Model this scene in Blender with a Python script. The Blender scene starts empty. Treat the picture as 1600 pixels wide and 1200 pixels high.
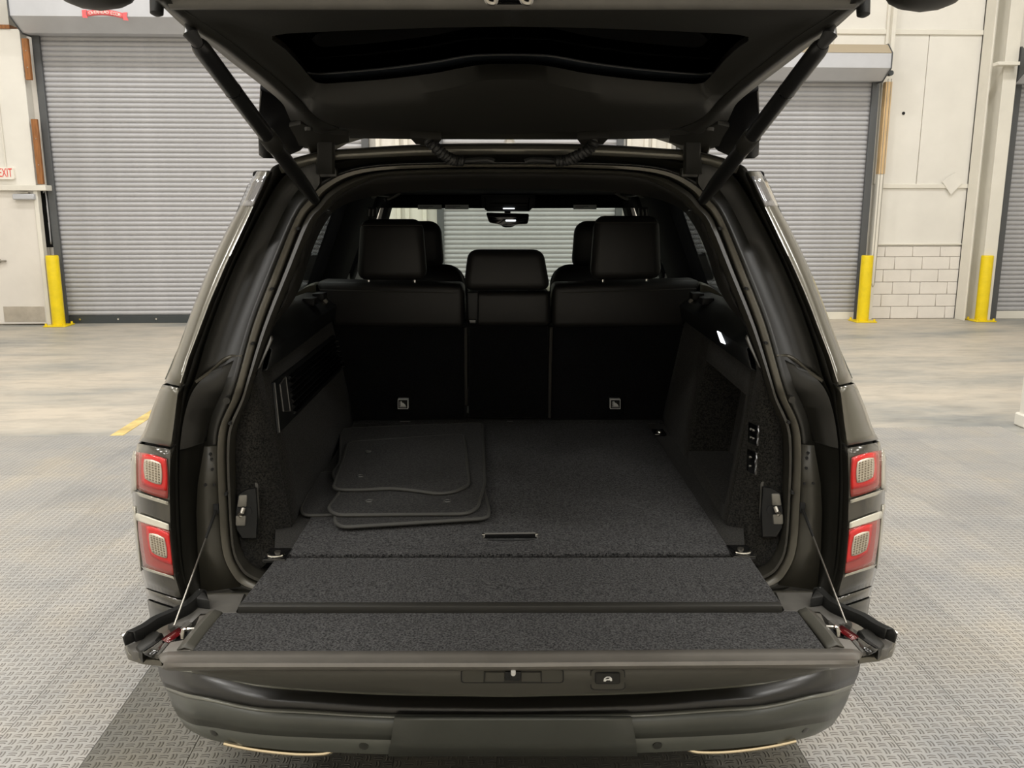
import bpy, bmesh, math, random
from mathutils import Vector as V, Matrix, Euler
random.seed(7)
C = bpy.context.scene.collection
SC = bpy.context.scene
PI = math.pi
# ------------------------------------------------------------------ camera, world, lights, exposure
F = 1350.0                                  # focal length in pixels of the 1600 x 1200 frame
TH = math.atan(275/1350); YAW = -.0074; CAM = V((-.01, 0, 1.6)); PHI = .034
RC = Matrix.Rotation(YAW, 3, 'Z') @ Matrix.Rotation(PI/2-TH, 3, 'X')
cd = bpy.data.cameras.new('camera'); cam = bpy.data.objects.new('camera', cd); C.objects.link(cam)
cam.location = Matrix.Rotation(-PHI, 3, 'Z') @ CAM; cam.rotation_euler = (PI/2-TH, 0, YAW-PHI)
cd.sensor_width = 36; cd.lens = 36*F/1600; cd.clip_start = .05; cd.clip_end = 200
SC.camera = cam
SC.view_settings.view_transform = 'Standard'; SC.view_settings.look = 'None'
SC.view_settings.gamma = 1; SC.view_settings.use_curve_mapping = False
SC.view_settings.exposure = 0.0
w = bpy.data.worlds.new('world'); SC.world = w; w.use_nodes = True
w.node_tree.nodes['Background'].inputs[0].default_value = (1, .98, .95, 1)
w.node_tree.nodes['Background'].inputs[1].default_value = .15
CR, SR = math.cos(PHI), math.sin(PHI)
# the world is laid out square to the room; the car stands PHI askew in it. Helpers U, S .. give car coordinates, UR / UZR room coordinates
def W(p): return V(p)
def RW(p): return V((CR*p[0]-SR*p[1], SR*p[0]+CR*p[1], p[2]))          # room -> car coordinates
def lamp(x, y, z, sx, sy, e, col=(1, .98, .945)):
    l = bpy.data.lights.new('ceiling_lamp', 'AREA'); l.shape = 'RECTANGLE'; l.size = sx; l.size_y = sy
    l.energy = e; l.color = col
    o = bpy.data.objects.new('ceiling_lamp', l); C.objects.link(o); o.location = W((x, y, z))
LE = 100
for lx in (-6.2, -2.4, 2.0, 6.2):
    for ly in (-5.5, -1.6, 1.4, 5.6, 9.3):
        lamp(lx, ly, 6.6, 1.3, .45, LE)

# ------------------------------------------------------------------ projection helpers (pixel of the photograph + a known plane -> real place)
def ray(px, py):
    return RC @ V(((px-800)/F, -(py-600)/F, -1))
def U(px, py, Y=None, Z=None, X=None):
    r = ray(px, py)
    t = (Y-CAM.y)/r.y if Y is not None else (Z-CAM.z)/r.z if Z is not None else (X-CAM.x)/r.x
    return CAM + r*t
def UF(px, py, fn, n=25):                    # meets the surface Y = fn(z)
    Y = 2.0
    for _ in range(n):
        p = U(px, py, Y=Y); Y = .5*Y+.5*fn(p.z)
    return U(px, py, Y=Y)
def UP(px, py, p0, nrm):
    r = ray(px, py); t = (p0-CAM).dot(nrm)/r.dot(nrm); return CAM + r*t
def UR(px, py, yr):                          # room coordinates on the room plane y = yr
    r = ray(px, py); n = V((-SR, CR, 0)); t = (yr-n.dot(CAM))/n.dot(r); p = CAM+r*t
    return V((CR*p.x+SR*p.y, -SR*p.x+CR*p.y, p.z))
def UZR(px, py, z=0):
    p = U(px, py, Z=z); return V((CR*p.x+SR*p.y, -SR*p.x+CR*p.y, p.z))
def project(p):
    q = RC.transposed() @ (V(p)-CAM); return (800-F*q.x/q.z, 600+F*q.y/q.z)
def tab(t, y):
    if y <= t[0][0]: return t[0][1]
    for (a, va), (b, vb) in zip(t, t[1:]):
        if y <= b: return va+(vb-va)*(y-a)/(b-a)
    return t[-1][1]
def lerp(a, b, t): return a+(b-a)*t

# ------------------------------------------------------------------ materials
def newmat(name):
    m = bpy.data.materials.new(name); m.use_nodes = True; return m, m.node_tree, m.node_tree.nodes['Principled BSDF']
def NN(nt, typ, **kw):
    n = nt.nodes.new(typ)
    for k, v in kw.items():
        if k.startswith('i_'):
            key = k[2:]; key = int(key) if key.isdigit() else key.replace('_', ' ')
            n.inputs[key].default_value = v
        else: setattr(n, k, v)
    return n
def coords(nt, scale=(1, 1, 1), obj=True):
    tc = NN(nt, 'ShaderNodeTexCoord'); mp = NN(nt, 'ShaderNodeMapping'); mp.inputs['Scale'].default_value = scale
    nt.links.new(tc.outputs['Object'], mp.inputs[0]); return mp.outputs[0]
def ramp(nt, src, stops):
    r = NN(nt, 'ShaderNodeValToRGB'); e = r.color_ramp.elements
    while len(e) < len(stops): e.new(.5)
    for el, (p, c) in zip(e, stops): el.position = p; el.color = (*c, 1)
    nt.links.new(src, r.inputs[0]); return r.outputs[0]
def mat(name, col, rough=.5, metal=0, coat=0, var=None, bump=None, spec=.5, emit=None, stretch=(1, 1, 1), crough=.03):
    m, nt, b = newmat(name)
    b.inputs['Base Color'].default_value = (*col, 1); b.inputs['Roughness'].default_value = rough
    b.inputs['Metallic'].default_value = metal; b.inputs['Coat Weight'].default_value = coat
    b.inputs['Coat Roughness'].default_value = crough; b.inputs['Specular IOR Level'].default_value = spec
    if var:
        n = NN(nt, 'ShaderNodeTexNoise', i_Scale=var[0], i_Detail=5.0, i_Roughness=.6)
        nt.links.new(coords(nt, stretch), n.inputs['Vector'])
        lo = tuple(max(0, c*(1-var[1])) for c in col); hi = tuple(min(1, c*(1+var[1])) for c in col)
        nt.links.new(ramp(nt, n.outputs['Fac'], [(.3, lo), (.7, hi)]), b.inputs['Base Color'])
    if bump:
        n = NN(nt, 'ShaderNodeTexNoise', i_Scale=bump[0], i_Detail=3.0); nt.links.new(coords(nt, stretch), n.inputs['Vector'])
        bp = NN(nt, 'ShaderNodeBump', i_Strength=bump[1], i_Distance=bump[2] if len(bump) > 2 else .002)
        nt.links.new(n.outputs['Fac'], bp.inputs['Height']); nt.links.new(bp.outputs[0], b.inputs['Normal'])
    if emit:
        b.inputs['Emission Color'].default_value = (*emit[0], 1); b.inputs['Emission Strength'].default_value = emit[1]
    return m
def carpet(name, lo, hi, scale=330, bs=.9):
    m, nt, b = newmat(name); v = coords(nt)
    n = NN(nt, 'ShaderNodeTexNoise', i_Scale=scale, i_Detail=3.0, i_Roughness=.7); nt.links.new(v, n.inputs['Vector'])
    nt.links.new(ramp(nt, n.outputs['Fac'], [(.38, lo), (.62, hi)]), b.inputs['Base Color'])
    b.inputs['Roughness'].default_value = .95; b.inputs['Specular IOR Level'].default_value = .15
    b.inputs['Sheen Weight'].default_value = .06; b.inputs['Sheen Roughness'].default_value = .5
    bp = NN(nt, 'ShaderNodeBump', i_Strength=bs, i_Distance=.004); nt.links.new(n.outputs['Fac'], bp.inputs['Height'])
    nt.links.new(bp.outputs[0], b.inputs['Normal']); return m
def glass(name, tint, rough=0.0, ior=1.45):
    m = bpy.data.materials.new(name); m.use_nodes = True; nt = m.node_tree; nt.nodes.clear()
    o = NN(nt, 'ShaderNodeOutputMaterial'); t = NN(nt, 'ShaderNodeBsdfTransparent'); t.inputs[0].default_value = (*tint, 1)
    g = NN(nt, 'ShaderNodeBsdfGlossy'); g.inputs['Roughness'].default_value = rough
    lw = NN(nt, 'ShaderNodeLayerWeight', i_Blend=.5); pw = NN(nt, 'ShaderNodeMath', operation='POWER'); pw.inputs[1].default_value = 5
    f = NN(nt, 'ShaderNodeMath', operation='MULTIPLY_ADD'); f.inputs[1].default_value = .96; f.inputs[2].default_value = ((ior-1)/(ior+1))**2
    nt.links.new(lw.outputs['Facing'], pw.inputs[0]); nt.links.new(pw.outputs[0], f.inputs[0]); mx = NN(nt, 'ShaderNodeMixShader')
    nt.links.new(f.outputs[0], mx.inputs[0]); nt.links.new(t.outputs[0], mx.inputs[1]); nt.links.new(g.outputs[0], mx.inputs[2])
    nt.links.new(mx.outputs[0], o.inputs[0]); return m

MT = {}
MT['paint'] = mat('grey_metallic_paint', (.115, .108, .086), .30, .55, .7, crough=.10)
MT['gloss'] = mat('gloss_black_plastic', (.006, .006, .006), .12, 0, .3)
MT['satin'] = mat('satin_black_plastic', (.018, .017, .014), .5, bump=(900, .15, .0005))
MT['gutter'] = mat('dark_painted_sheet', (.011, .0105, .008), .4, 0, .12, crough=.3)
MT['grey'] = mat('grey_grained_plastic', (.10, .095, .085), .42, bump=(1200, .12, .0004), var=(18, .12))
MT['bumper'] = mat('grey_bumper_paint', (.066, .069, .058), .45, .25, .3, crough=.3, var=(6, .1))
MT['bumper2'] = mat('dark_bumper_paint', (.030, .030, .025), .36, .2, .35, crough=.25)
MT['rubber'] = mat('black_rubber', (.012, .012, .011), .55)
MT['seal'] = mat('rubber_door_seal', (.032, .030, .024), .38)
MT['flange'] = mat('painted_flange', (.10, .092, .072), .38, .3, .3, crough=.3)
MT['leather'] = mat('black_leather', (.012, .011, .0102), .5, spec=.35, bump=(420, .25, .001))
MT['carpet'] = carpet('charcoal_carpet', (.002, .0021, .0023), (.072, .071, .071), 250)
MT['sidecarpet'] = carpet('side_carpet', (.003, .003, .0025), (.030, .028, .024), 230, .6)
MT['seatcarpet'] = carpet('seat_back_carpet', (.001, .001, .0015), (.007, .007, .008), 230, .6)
MT['mat'] = carpet('mat_carpet', (.004, .004, .004), (.036, .035, .033), 230, .6)
MT['binding'] = mat('mat_binding', (.05, .049, .044), .7, bump=(700, .3, .001))
MT['liner'] = mat('headliner_cloth', (.006, .006, .0065), .9, spec=.2)
MT['uptrim'] = mat('upper_trim_plastic', (.013, .012, .010), .6, spec=.3, bump=(700, .2, .0006))
MT['itrim'] = mat('interior_plastic', (.008, .0085, .0085), .5, spec=.35, bump=(800, .2, .0005))
MT['chrome'] = mat('bright_chrome', (.75, .74, .70), .12, 1)
MT['steel'] = mat('bare_steel', (.42, .40, .36), .35, 1)
MT['champagne'] = mat('exhaust_trim_metal', (.80, .68, .48), .22, 1)
MT['red'] = mat('red_lens', (.66, .022, .02), .22, 0, .35)
MT['darkred'] = mat('deep_red_lens', (.36, .06, .05), .18, 0, .6)
MT['redrefl'] = mat('red_reflection', (.10, .006, .008), .15, 0, 1)  # red tail-light reflection put into the colour
MT['led'] = mat('led_reflector', (.66, .60, .50), .3, .5)
MT['lamphouse'] = mat('lamp_housing', (.07, .066, .055), .22, .4, .7)
MT['clear'] = mat('clear_lamp_edge', (.42, .40, .33), .15, .3, 1)
MT['white'] = mat('white_print', (.8, .8, .78), .6)
MT['label'] = mat('grey_sticker', (.75, .77, .75), .5)
MT['lamp_and_glint'] = mat('lamp_lens_and_glint', (.9, .92, 1), .4, emit=((.9, .95, 1), 2.5))  # courtesy lamp lens, also the painted glints on console and mirror
MT['tint'] = glass('privacy_glass', (.52, .54, .535))
MT['clearglass'] = glass('windscreen_glass', (.86, .90, .87))
MT['hatchglass'] = glass('hatch_glass', (.02, .022, .026))
MT['tyre'] = mat('tyre_rubber', (.015, .015, .015), .8)
MT['yellow'] = mat('yellow_paint', (.84, .63, .004), .35, var=(9, .08))
MT['slat'] = mat('grey_slat_paint', (.44, .44, .455), .42, .1, var=(3, .06))
MT['cheek'] = mat('spoiler_black', (.004, .004, .0045), .35, spec=.25)
MT['hood'] = mat('galvanised_hood', (.55, .56, .59), .42, .15, var=(2, .06))
MT['hoodtan'] = mat('hood_reflection_tan', (.42, .35, .25), .55)
MT['guide'] = mat('door_guide_steel', (.105, .11, .115), .5, .3)
MT['darksteel'] = mat('dark_steel', (.07, .08, .085), .4, .5)
MT['wall'] = mat('white_wall_paint', (.80, .775, .715), .6, var=(1.3, .05), bump=(14, .12, .01))
MT['block'] = mat('painted_block', (.80, .76, .70), .65, var=(3, .05), bump=(60, .25, .006))
MT['post'] = mat('cream_steel_paint', (.78, .75, .67), .45, var=(2, .05))
MT['wood'] = mat('stained_timber', (.30, .12, .035), .6, var=(14, .35), stretch=(4, 4, .4))
MT['palewood'] = mat('pale_timber', (.66, .46, .24), .6, var=(12, .2), stretch=(4, 4, .4))
MT['door'] = mat('white_door_paint', (.76, .72, .66), .5, var=(2, .05))
MT['kick'] = mat('kick_plate_steel', (.62, .58, .52), .3, .9, var=(5, .15))
MT['sheet'] = mat('white_plastic_sheet', (.80, .80, .82), .45)
MT['dark'] = mat('dark_void', (.012, .012, .012), .9)
MT['sign'] = mat('sign_white', (.88, .84, .76), .5)
MT['signred'] = mat('sign_red', (.82, .07, .05), .5)
MT['ribbon'] = mat('red_ribbon_print', (.80, .14, .15), .4)
MT['roofmat'] = mat('ceiling_paint', (.62, .60, .55), .8)
MT['dash'] = mat('dashboard_black', (.012, .012, .013), .5)

MT['lampstrip'] = mat('polished_pillar_cap', (.30, .30, .32), .1, .6, 1)
MT['ledcell'] = mat('led_cells', (.42, .37, .29), .3, .6)
MT['lampbar'] = mat('lamp_chrome_bar', (.80, .77, .66), .3, .3, .5)
MT['gutterplate'] = mat('grey_painted_plate', (.040, .037, .028), .45, .1, .2, crough=.4)
MT['latchmetal'] = mat('latch_plate_grey', (.20, .19, .165), .45, .4)
MT['labelblack'] = mat('label_black', (.01, .01, .01), .5)
MT['binding2'] = mat('seam_thread', (.04, .036, .031), .7)
MT['leather2'] = mat('side_bolster', (.10, .095, .07), .45)
MT['lip'] = mat('grey_sill_plastic', (.125, .115, .10), .38, .1, bump=(900, .1, .0004), var=(10, .12))
MT['endface'] = mat('end_face_plastic', (.06, .057, .046), .5, bump=(900, .12, .0004))
MT['cable'] = mat('steel_cable', (.36, .34, .30), .35, .9)
MT['bumptop'] = mat('black_bumper_top', (.012, .0115, .010), .3, 0, .25, crough=.25)
MT['bumpline'] = mat('bumper_chamfer_paint', (.15, .15, .125), .35, .2, .3)
MT['bumplow'] = mat('lower_bumper_paint', (.085, .089, .074), .45, .2, .3, crough=.3)
MT['hatchtrim'] = mat('hatch_trim_plastic', (.013, .0125, .010), .6, bump=(700, .25, .0006), spec=.3)
MT['hatchframe'] = mat('hatch_frame_paint', (.016, .0155, .013), .42, 0, .12, crough=.35)
MT['band'] = mat('glass_edge_band', (.010, .012, .015), .25)
MT['strut'] = mat('strut_black', (.009, .009, .009), .35)
MT['steel2'] = mat('dark_bolt_steel', (.12, .12, .12), .35, .8)
MT['itrim2'] = mat('eyelet_plastic', (.06, .06, .055), .35)

def concrete():
    m, nt, b = newmat('worn_concrete'); v = coords(nt, (.55, 1.5, 1))
    n1 = NN(nt, 'ShaderNodeTexNoise', i_Scale=.8, i_Detail=6.0, i_Roughness=.62); nt.links.new(v, n1.inputs['Vector'])
    n2 = NN(nt, 'ShaderNodeTexNoise', i_Scale=5.0, i_Detail=8.0, i_Roughness=.7); nt.links.new(v, n2.inputs['Vector'])
    c1 = ramp(nt, n1.outputs['Fac'], [(.32, (.27, .275, .265)), (.47, (.45, .415, .355)), (.62, (.55, .49, .405))])
    c2 = ramp(nt, n2.outputs['Fac'], [(.30, (.70, .70, .70)), (.55, (1, 1, 1)), (.8, (1.0, .98, .95))])
    mx = NN(nt, 'ShaderNodeMix', data_type='RGBA', blend_type='MULTIPLY'); mx.inputs[0].default_value = .8
    nt.links.new(c1, mx.inputs[6]); nt.links.new(c2, mx.inputs[7]); nt.links.new(mx.outputs[2], b.inputs['Base Color'])
    b.inputs['Roughness'].default_value = .5
    bp = NN(nt, 'ShaderNodeBump', i_Strength=.15, i_Distance=.01); nt.links.new(n2.outputs['Fac'], bp.inputs['Height']); nt.links.new(bp.outputs[0], b.inputs['Normal'])
    return m
MT['concrete'] = concrete()
TPX, TPY = .302, .308
def treadplate(name, col):
    m, nt, b = newmat(name)
    def mth(op, a, c=None, d=None):
        n = NN(nt, 'ShaderNodeMath', operation=op)
        for i, q in enumerate((a, c, d)):
            if q is None: continue
            if isinstance(q, (int, float)): n.inputs[i].default_value = q
            else: nt.links.new(q, n.inputs[i])
        return n.outputs[0]
    s = NN(nt, 'ShaderNodeSeparateXYZ'); nt.links.new(coords(nt, (10/TPX, 10/TPY, 1)), s.inputs[0])
    x, y = s.outputs[0], s.outputs[1]
    cx, cy = mth('FLOOR', x), mth('FLOOR', y)
    par = mth('FLOORED_MODULO', mth('ADD', cx, cy), 2.0)
    a = mth('SUBTRACT', mth('SUBTRACT', x, cx), .5); c = mth('SUBTRACT', mth('SUBTRACT', y, cy), .5)
    def mixf(p, q): return mth('ADD', mth('MULTIPLY', p, mth('SUBTRACT', 1.0, par)), mth('MULTIPLY', q, par))
    u, v = mixf(a, c), mixf(c, a)
    s2 = mth('ADD', u, mth('MULTIPLY', mth('MULTIPLY', v, v), .45))
    t = mth('ABSOLUTE', mth('SUBTRACT', mth('ABSOLUTE', mth('SUBTRACT', s2, .03)), .16))
    mr = NN(nt, 'ShaderNodeMapRange', interpolation_type='SMOOTHSTEP'); nt.links.new(t, mr.inputs[0])
    mr.inputs[1].default_value = .03; mr.inputs[2].default_value = .11; mr.inputs[3].default_value = 1; mr.inputs[4].default_value = 0
    mv = NN(nt, 'ShaderNodeMapRange', interpolation_type='SMOOTHSTEP'); nt.links.new(mth('ABSOLUTE', v), mv.inputs[0])
    mv.inputs[1].default_value = .36; mv.inputs[2].default_value = .46; mv.inputs[3].default_value = 1; mv.inputs[4].default_value = 0
    h = mth('MULTIPLY', mr.outputs[0], mv.outputs[0])
    bp = NN(nt, 'ShaderNodeBump', i_Strength=.9, i_Distance=.0028); nt.links.new(h, bp.inputs['Height']); nt.links.new(bp.outputs[0], b.inputs['Normal'])
    tc = NN(nt, 'ShaderNodeNewGeometry')
    n = NN(nt, 'ShaderNodeTexNoise', i_Scale=1.6, i_Detail=6.0, i_Roughness=.65); nt.links.new(tc.outputs['Position'], n.inputs['Vector'])
    lo = (col[0]*.82, col[1]*.85, col[2]*.90); hi = (col[0]*1.16, col[1]*1.10, col[2]*1.0)
    cr = ramp(nt, n.outputs['Fac'], [(.32, lo), (.5, col), (.68, hi)])
    # worn, grimy bars
    t2 = NN(nt, 'ShaderNodeMapRange'); nt.links.new(t, t2.inputs[0])
    t2.inputs[1].default_value = .03; t2.inputs[2].default_value = .085; t2.inputs[3].default_value = .62; t2.inputs[4].default_value = 0
    grime = mth('MULTIPLY', t2.outputs[0], mv.outputs[0])
    mx = NN(nt, 'ShaderNodeMix', data_type='RGBA'); nt.links.new(grime, mx.inputs[0]); nt.links.new(cr, mx.inputs[6])
    mx.inputs[7].default_value = (col[0]*.22, col[1]*.18, col[2]*.14, 1)
    oi = NN(nt, 'ShaderNodeObjectInfo'); r2 = ramp(nt, oi.outputs['Random'], [(0, (.94, .94, .94)), (1, (1.05, 1.05, 1.05))])
    m2 = NN(nt, 'ShaderNodeMix', data_type='RGBA', blend_type='MULTIPLY'); m2.inputs[0].default_value = 1
    nt.links.new(mx.outputs[2], m2.inputs[6]); nt.links.new(r2, m2.inputs[7]); nt.links.new(m2.outputs[2], b.inputs['Base Color'])
    b.inputs['Roughness'].default_value = .38; b.inputs['Metallic'].default_value = .1
    return m
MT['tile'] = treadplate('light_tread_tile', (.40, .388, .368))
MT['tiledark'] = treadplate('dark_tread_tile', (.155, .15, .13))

# ------------------------------------------------------------------ mesh helpers
def wmat(o):
    m = o.matrix_basis.copy()
    if o.parent: m = wmat(o.parent) @ o.matrix_parent_inverse @ m
    return m
def par(o, p):
    o.parent = p; o.matrix_parent_inverse = wmat(p).inverted()
def obj(name, bm, m, parent=None, smooth=True, solid=0, recalc=True, ang=40):
    if recalc: bmesh.ops.recalc_face_normals(bm, faces=bm.faces)
    me = bpy.data.meshes.new(name); bm.to_mesh(me); bm.free()
    for q in (m if isinstance(m, (list, tuple)) else [m]): me.materials.append(MT[q] if isinstance(q, str) else q)
    if smooth:
        me.polygons.foreach_set('use_smooth', [True]*len(me.polygons)); me.set_sharp_from_angle(angle=math.radians(ang))
    o = bpy.data.objects.new(name, me); C.objects.link(o)
    if solid:
        s = o.modifiers.new('thickness', 'SOLIDIFY'); s.thickness = solid; s.offset = 0
    if parent: par(o, parent)
    return o
def tag(o, label=None, cat=None, group=None, kind=None):
    if label: o['label'] = label
    if cat: o['category'] = cat
    if group: o['group'] = group
    if kind: o['kind'] = kind
    return o
def empty(name, loc, label, cat, group=None):
    o = bpy.data.objects.new(name, None); C.objects.link(o); o.location = loc; o.empty_display_size = .1
    return tag(o, label, cat, group)
def NB(): return bmesh.new()
def hexa(bm, pts, bev=0, seg=2):             # pts: 4 of one face then the 4 opposite ones in the same order
    vs = [bm.verts.new(p) for p in pts]
    fs = [bm.faces.new([vs[i] for i in q]) for q in ((0, 1, 2, 3), (7, 6, 5, 4), (0, 4, 5, 1), (1, 5, 6, 2), (2, 6, 7, 3), (3, 7, 4, 0))]
    if bev:
        es = set(e for f in fs for e in f.edges)
        bmesh.ops.bevel(bm, geom=list(es), offset=bev, segments=seg, profile=.5, affect='EDGES')
def box(bm, a, b, bev=0, seg=2, tr=None):
    x0, y0, z0 = a; x1, y1, z1 = b
    P = [V(p) for p in ((x0, y0, z0), (x1, y0, z0), (x1, y0, z1), (x0, y0, z1), (x0, y1, z0), (x1, y1, z0), (x1, y1, z1), (x0, y1, z1))]
    if tr: P = [tr(p) for p in P]
    hexa(bm, P, bev, seg)
def tube(bm, pts, r, n=8, closed=False, caps=True):
    pts = [V(p) for p in pts]; rings = []; L = len(pts); up = None
    for i, p in enumerate(pts):
        a = pts[(i-1) % L] if (closed or i > 0) else p; b = pts[(i+1) % L] if (closed or i < L-1) else p
        d = (b-a).normalized()
        if up is None: up = V((0, 0, 1)) if abs(d.z) < .9 else V((1, 0, 0))
        s = d.cross(up).normalized(); u = s.cross(d).normalized(); up = u
        rr = r[i] if isinstance(r, (list, tuple)) else r
        rings.append([bm.verts.new(p+(s*math.cos(2*PI*k/n)+u*math.sin(2*PI*k/n))*rr) for k in range(n)])
    for i in range(L if closed else L-1):
        A, B = rings[i], rings[(i+1) % L]
        for k in range(n): bm.faces.new((A[k], A[(k+1) % n], B[(k+1) % n], B[k]))
    if caps and not closed: bm.faces.new(rings[0][::-1]); bm.faces.new(rings[-1])
def loft(bm, rows, close=False):
    R = [[bm.verts.new(p) for p in r] for r in rows]
    for A, B in zip(R, R[1:]):
        n = len(A)
        for k in range(n if close else n-1):
            try: bm.faces.new((A[k], A[(k+1) % n], B[(k+1) % n], B[k]))
            except ValueError: pass
    return R
def prism(bm, poly, d, bev=0, seg=2):
    n = len(poly); a = [bm.verts.new(p) for p in poly]; b = [bm.verts.new(V(p)+V(d)) for p in poly]
    fs = [bm.faces.new(a), bm.faces.new(b[::-1])]
    for k in range(n): fs.append(bm.faces.new((a[k], b[k], b[(k+1) % n], a[(k+1) % n])))
    if bev:
        es = set(e for e in fs[0].edges); bmesh.ops.bevel(bm, geom=list(es), offset=bev, segments=seg, profile=.5, affect='EDGES')
def cyl(bm, a, b, r0, r1=None, n=16): tube(bm, [a, b], [r0, r0 if r1 is None else r1], n)
def mirx(p): return V((-p[0], p[1], p[2]))
def cr(pts, n=6, closed=False):               # smooth curve through points
    pts = [V(p) for p in pts]; out = []; L = len(pts)
    for i in range(L if closed else L-1):
        g = lambda k: pts[k % L] if closed else pts[max(0, min(L-1, k))]
        p0, p1, p2, p3 = g(i-1), g(i), g(i+1), g(i+2)
        for k in range(n):
            t = k/n; out.append(.5*((2*p1)+(p2-p0)*t+(2*p0-5*p1+4*p2-p3)*t*t+(3*p1-p0-3*p2+p3)*t**3))
    if not closed: out.append(pts[-1])
    return out
def rounded(poly, r, n=4):                    # rounded polygon, any plane
    out = []; L = len(poly)
    for i in range(L):
        p = V(poly[i]); a = V(poly[i-1])-p; b = V(poly[(i+1) % L])-p
        q = min(r, a.length*.45, b.length*.45); A = p+a.normalized()*q; B = p+b.normalized()*q
        for k in range(n+1):
            t = k/n; out.append((1-t)**2*A+2*t*(1-t)*p+t*t*B)
    return out
def text(body, size, mtx, m, parent, name='lettering', ext=.0008, ax='CENTER', spacing=1):
    cu = bpy.data.curves.new(name, 'FONT'); cu.body = body; cu.size = size; cu.align_x = ax; cu.align_y = 'CENTER'; cu.extrude = ext; cu.space_character = spacing
    t = bpy.data.objects.new(name, cu); C.objects.link(t); dg = bpy.context.evaluated_depsgraph_get()
    me = bpy.data.meshes.new_from_object(t.evaluated_get(dg)); bpy.data.objects.remove(t); bpy.data.curves.remove(cu)
    me.materials.clear(); me.materials.append(MT[m]); o = bpy.data.objects.new(name, me); C.objects.link(o); o.matrix_basis = mtx
    if parent: par(o, parent)
    return o
def frame_m(o, x, y):                          # matrix with origin, x direction, y direction
    x = V(x).normalized(); z = x.cross(V(y)).normalized(); y = z.cross(x)
    m = Matrix((x, y, z)).transposed().to_4x4(); m.translation = o; return m
# ================================================================== THE ROOM
YW = 12.475                                    # front wall face, room coordinates
def wbox(bm, a, b, bev=0): box(bm, a, b, bev, 1, W)
def struct(name, bm, m, parent=None, **k):
    o = obj(name, bm, m, parent, **k)
    if not parent: o['kind'] = 'structure'
    return o
XL, XRT, YB, ZC = -9.5, 10.5, -8.5, 6.9
bm = NB(); wbox(bm, (XL, YB, -.15), (XRT, YW+.3, 0)); floor = struct('floor', bm, 'concrete', smooth=False)
bm = NB(); wbox(bm, (XL, YB, ZC), (XRT, YW+.3, ZC+.15)); struct('ceiling', bm, 'roofmat', smooth=False)
bm = NB(); wbox(bm, (XL, YW, 0), (XRT, YW+.3, ZC)); wallf = struct('wall_front', bm, 'wall', smooth=False)
bm = NB(); wbox(bm, (XL-.3, YB, 0), (XL, YW+.3, ZC)); struct('wall_left', bm, 'wall', smooth=False)
bm = NB(); wbox(bm, (XRT, YB, 0), (XRT+.3, YW+.3, ZC)); struct('wall_right', bm, 'wall', smooth=False)
bm = NB(); wbox(bm, (XL, YB-.3, 0), (XRT, YB, ZC)); struct('wall_back', bm, 'wall', smooth=False)

# interlocking tread tiles, each its own piece of the floor
YE = 6.06; X0 = .945; TT = .014
def tile_mesh(name, w, m):
    bm = NB(); g = .0006
    box(bm, (g, g, 0), (w-g, TPY-g, TT), .0012, 1); me = bpy.data.meshes.new(name); bmesh.ops.recalc_face_normals(bm, faces=bm.faces); bm.to_mesh(me); bm.free()
    me.materials.append(MT[m]); return me
TL_, TD_, TE_ = tile_mesh('floor_tile', TPX, 'tile'), tile_mesh('floor_tile_dark', TPX, 'tiledark'), tile_mesh('floor_tile_edge', .195, 'tile')
count = 0; rest = []
for j in range(1, 20):
    for i in range(-20, 10):
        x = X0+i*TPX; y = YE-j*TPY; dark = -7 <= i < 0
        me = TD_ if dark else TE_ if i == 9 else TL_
        pr = [project(RW((x+a, y+b, TT))) for a in (0, TPX) for b in (0, TPY) if RW((x+a, y+b, 0)).y > .4]
        vis = any(0 < p[0] < 1600 and 600 < p[1] < 1200 for p in pr) and len(pr) == 4
        hid = (-6 < i < -1 and y > 2.35) or (dark and y > 3.0)
        if vis and not hid and count < 296:
            o = bpy.data.objects.new('floor_tile', me); C.objects.link(o); o.location = W((x, y, 0)); par(o, floor); count += 1
        else: rest.append((x, y, me))
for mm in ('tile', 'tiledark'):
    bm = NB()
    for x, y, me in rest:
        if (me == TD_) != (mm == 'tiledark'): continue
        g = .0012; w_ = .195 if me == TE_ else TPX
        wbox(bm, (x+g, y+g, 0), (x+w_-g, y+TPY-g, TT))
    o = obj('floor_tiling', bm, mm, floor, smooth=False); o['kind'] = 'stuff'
# yellow line painted on the concrete
bm = NB(); wbox(bm, (-2.64, 6.07, 0), (-2.55, 12.1, .003)); obj('painted_line', bm, mat('worn_yellow_line', (.60, .45, .17), .6, var=(9, .3)), floor, smooth=False)

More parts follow.
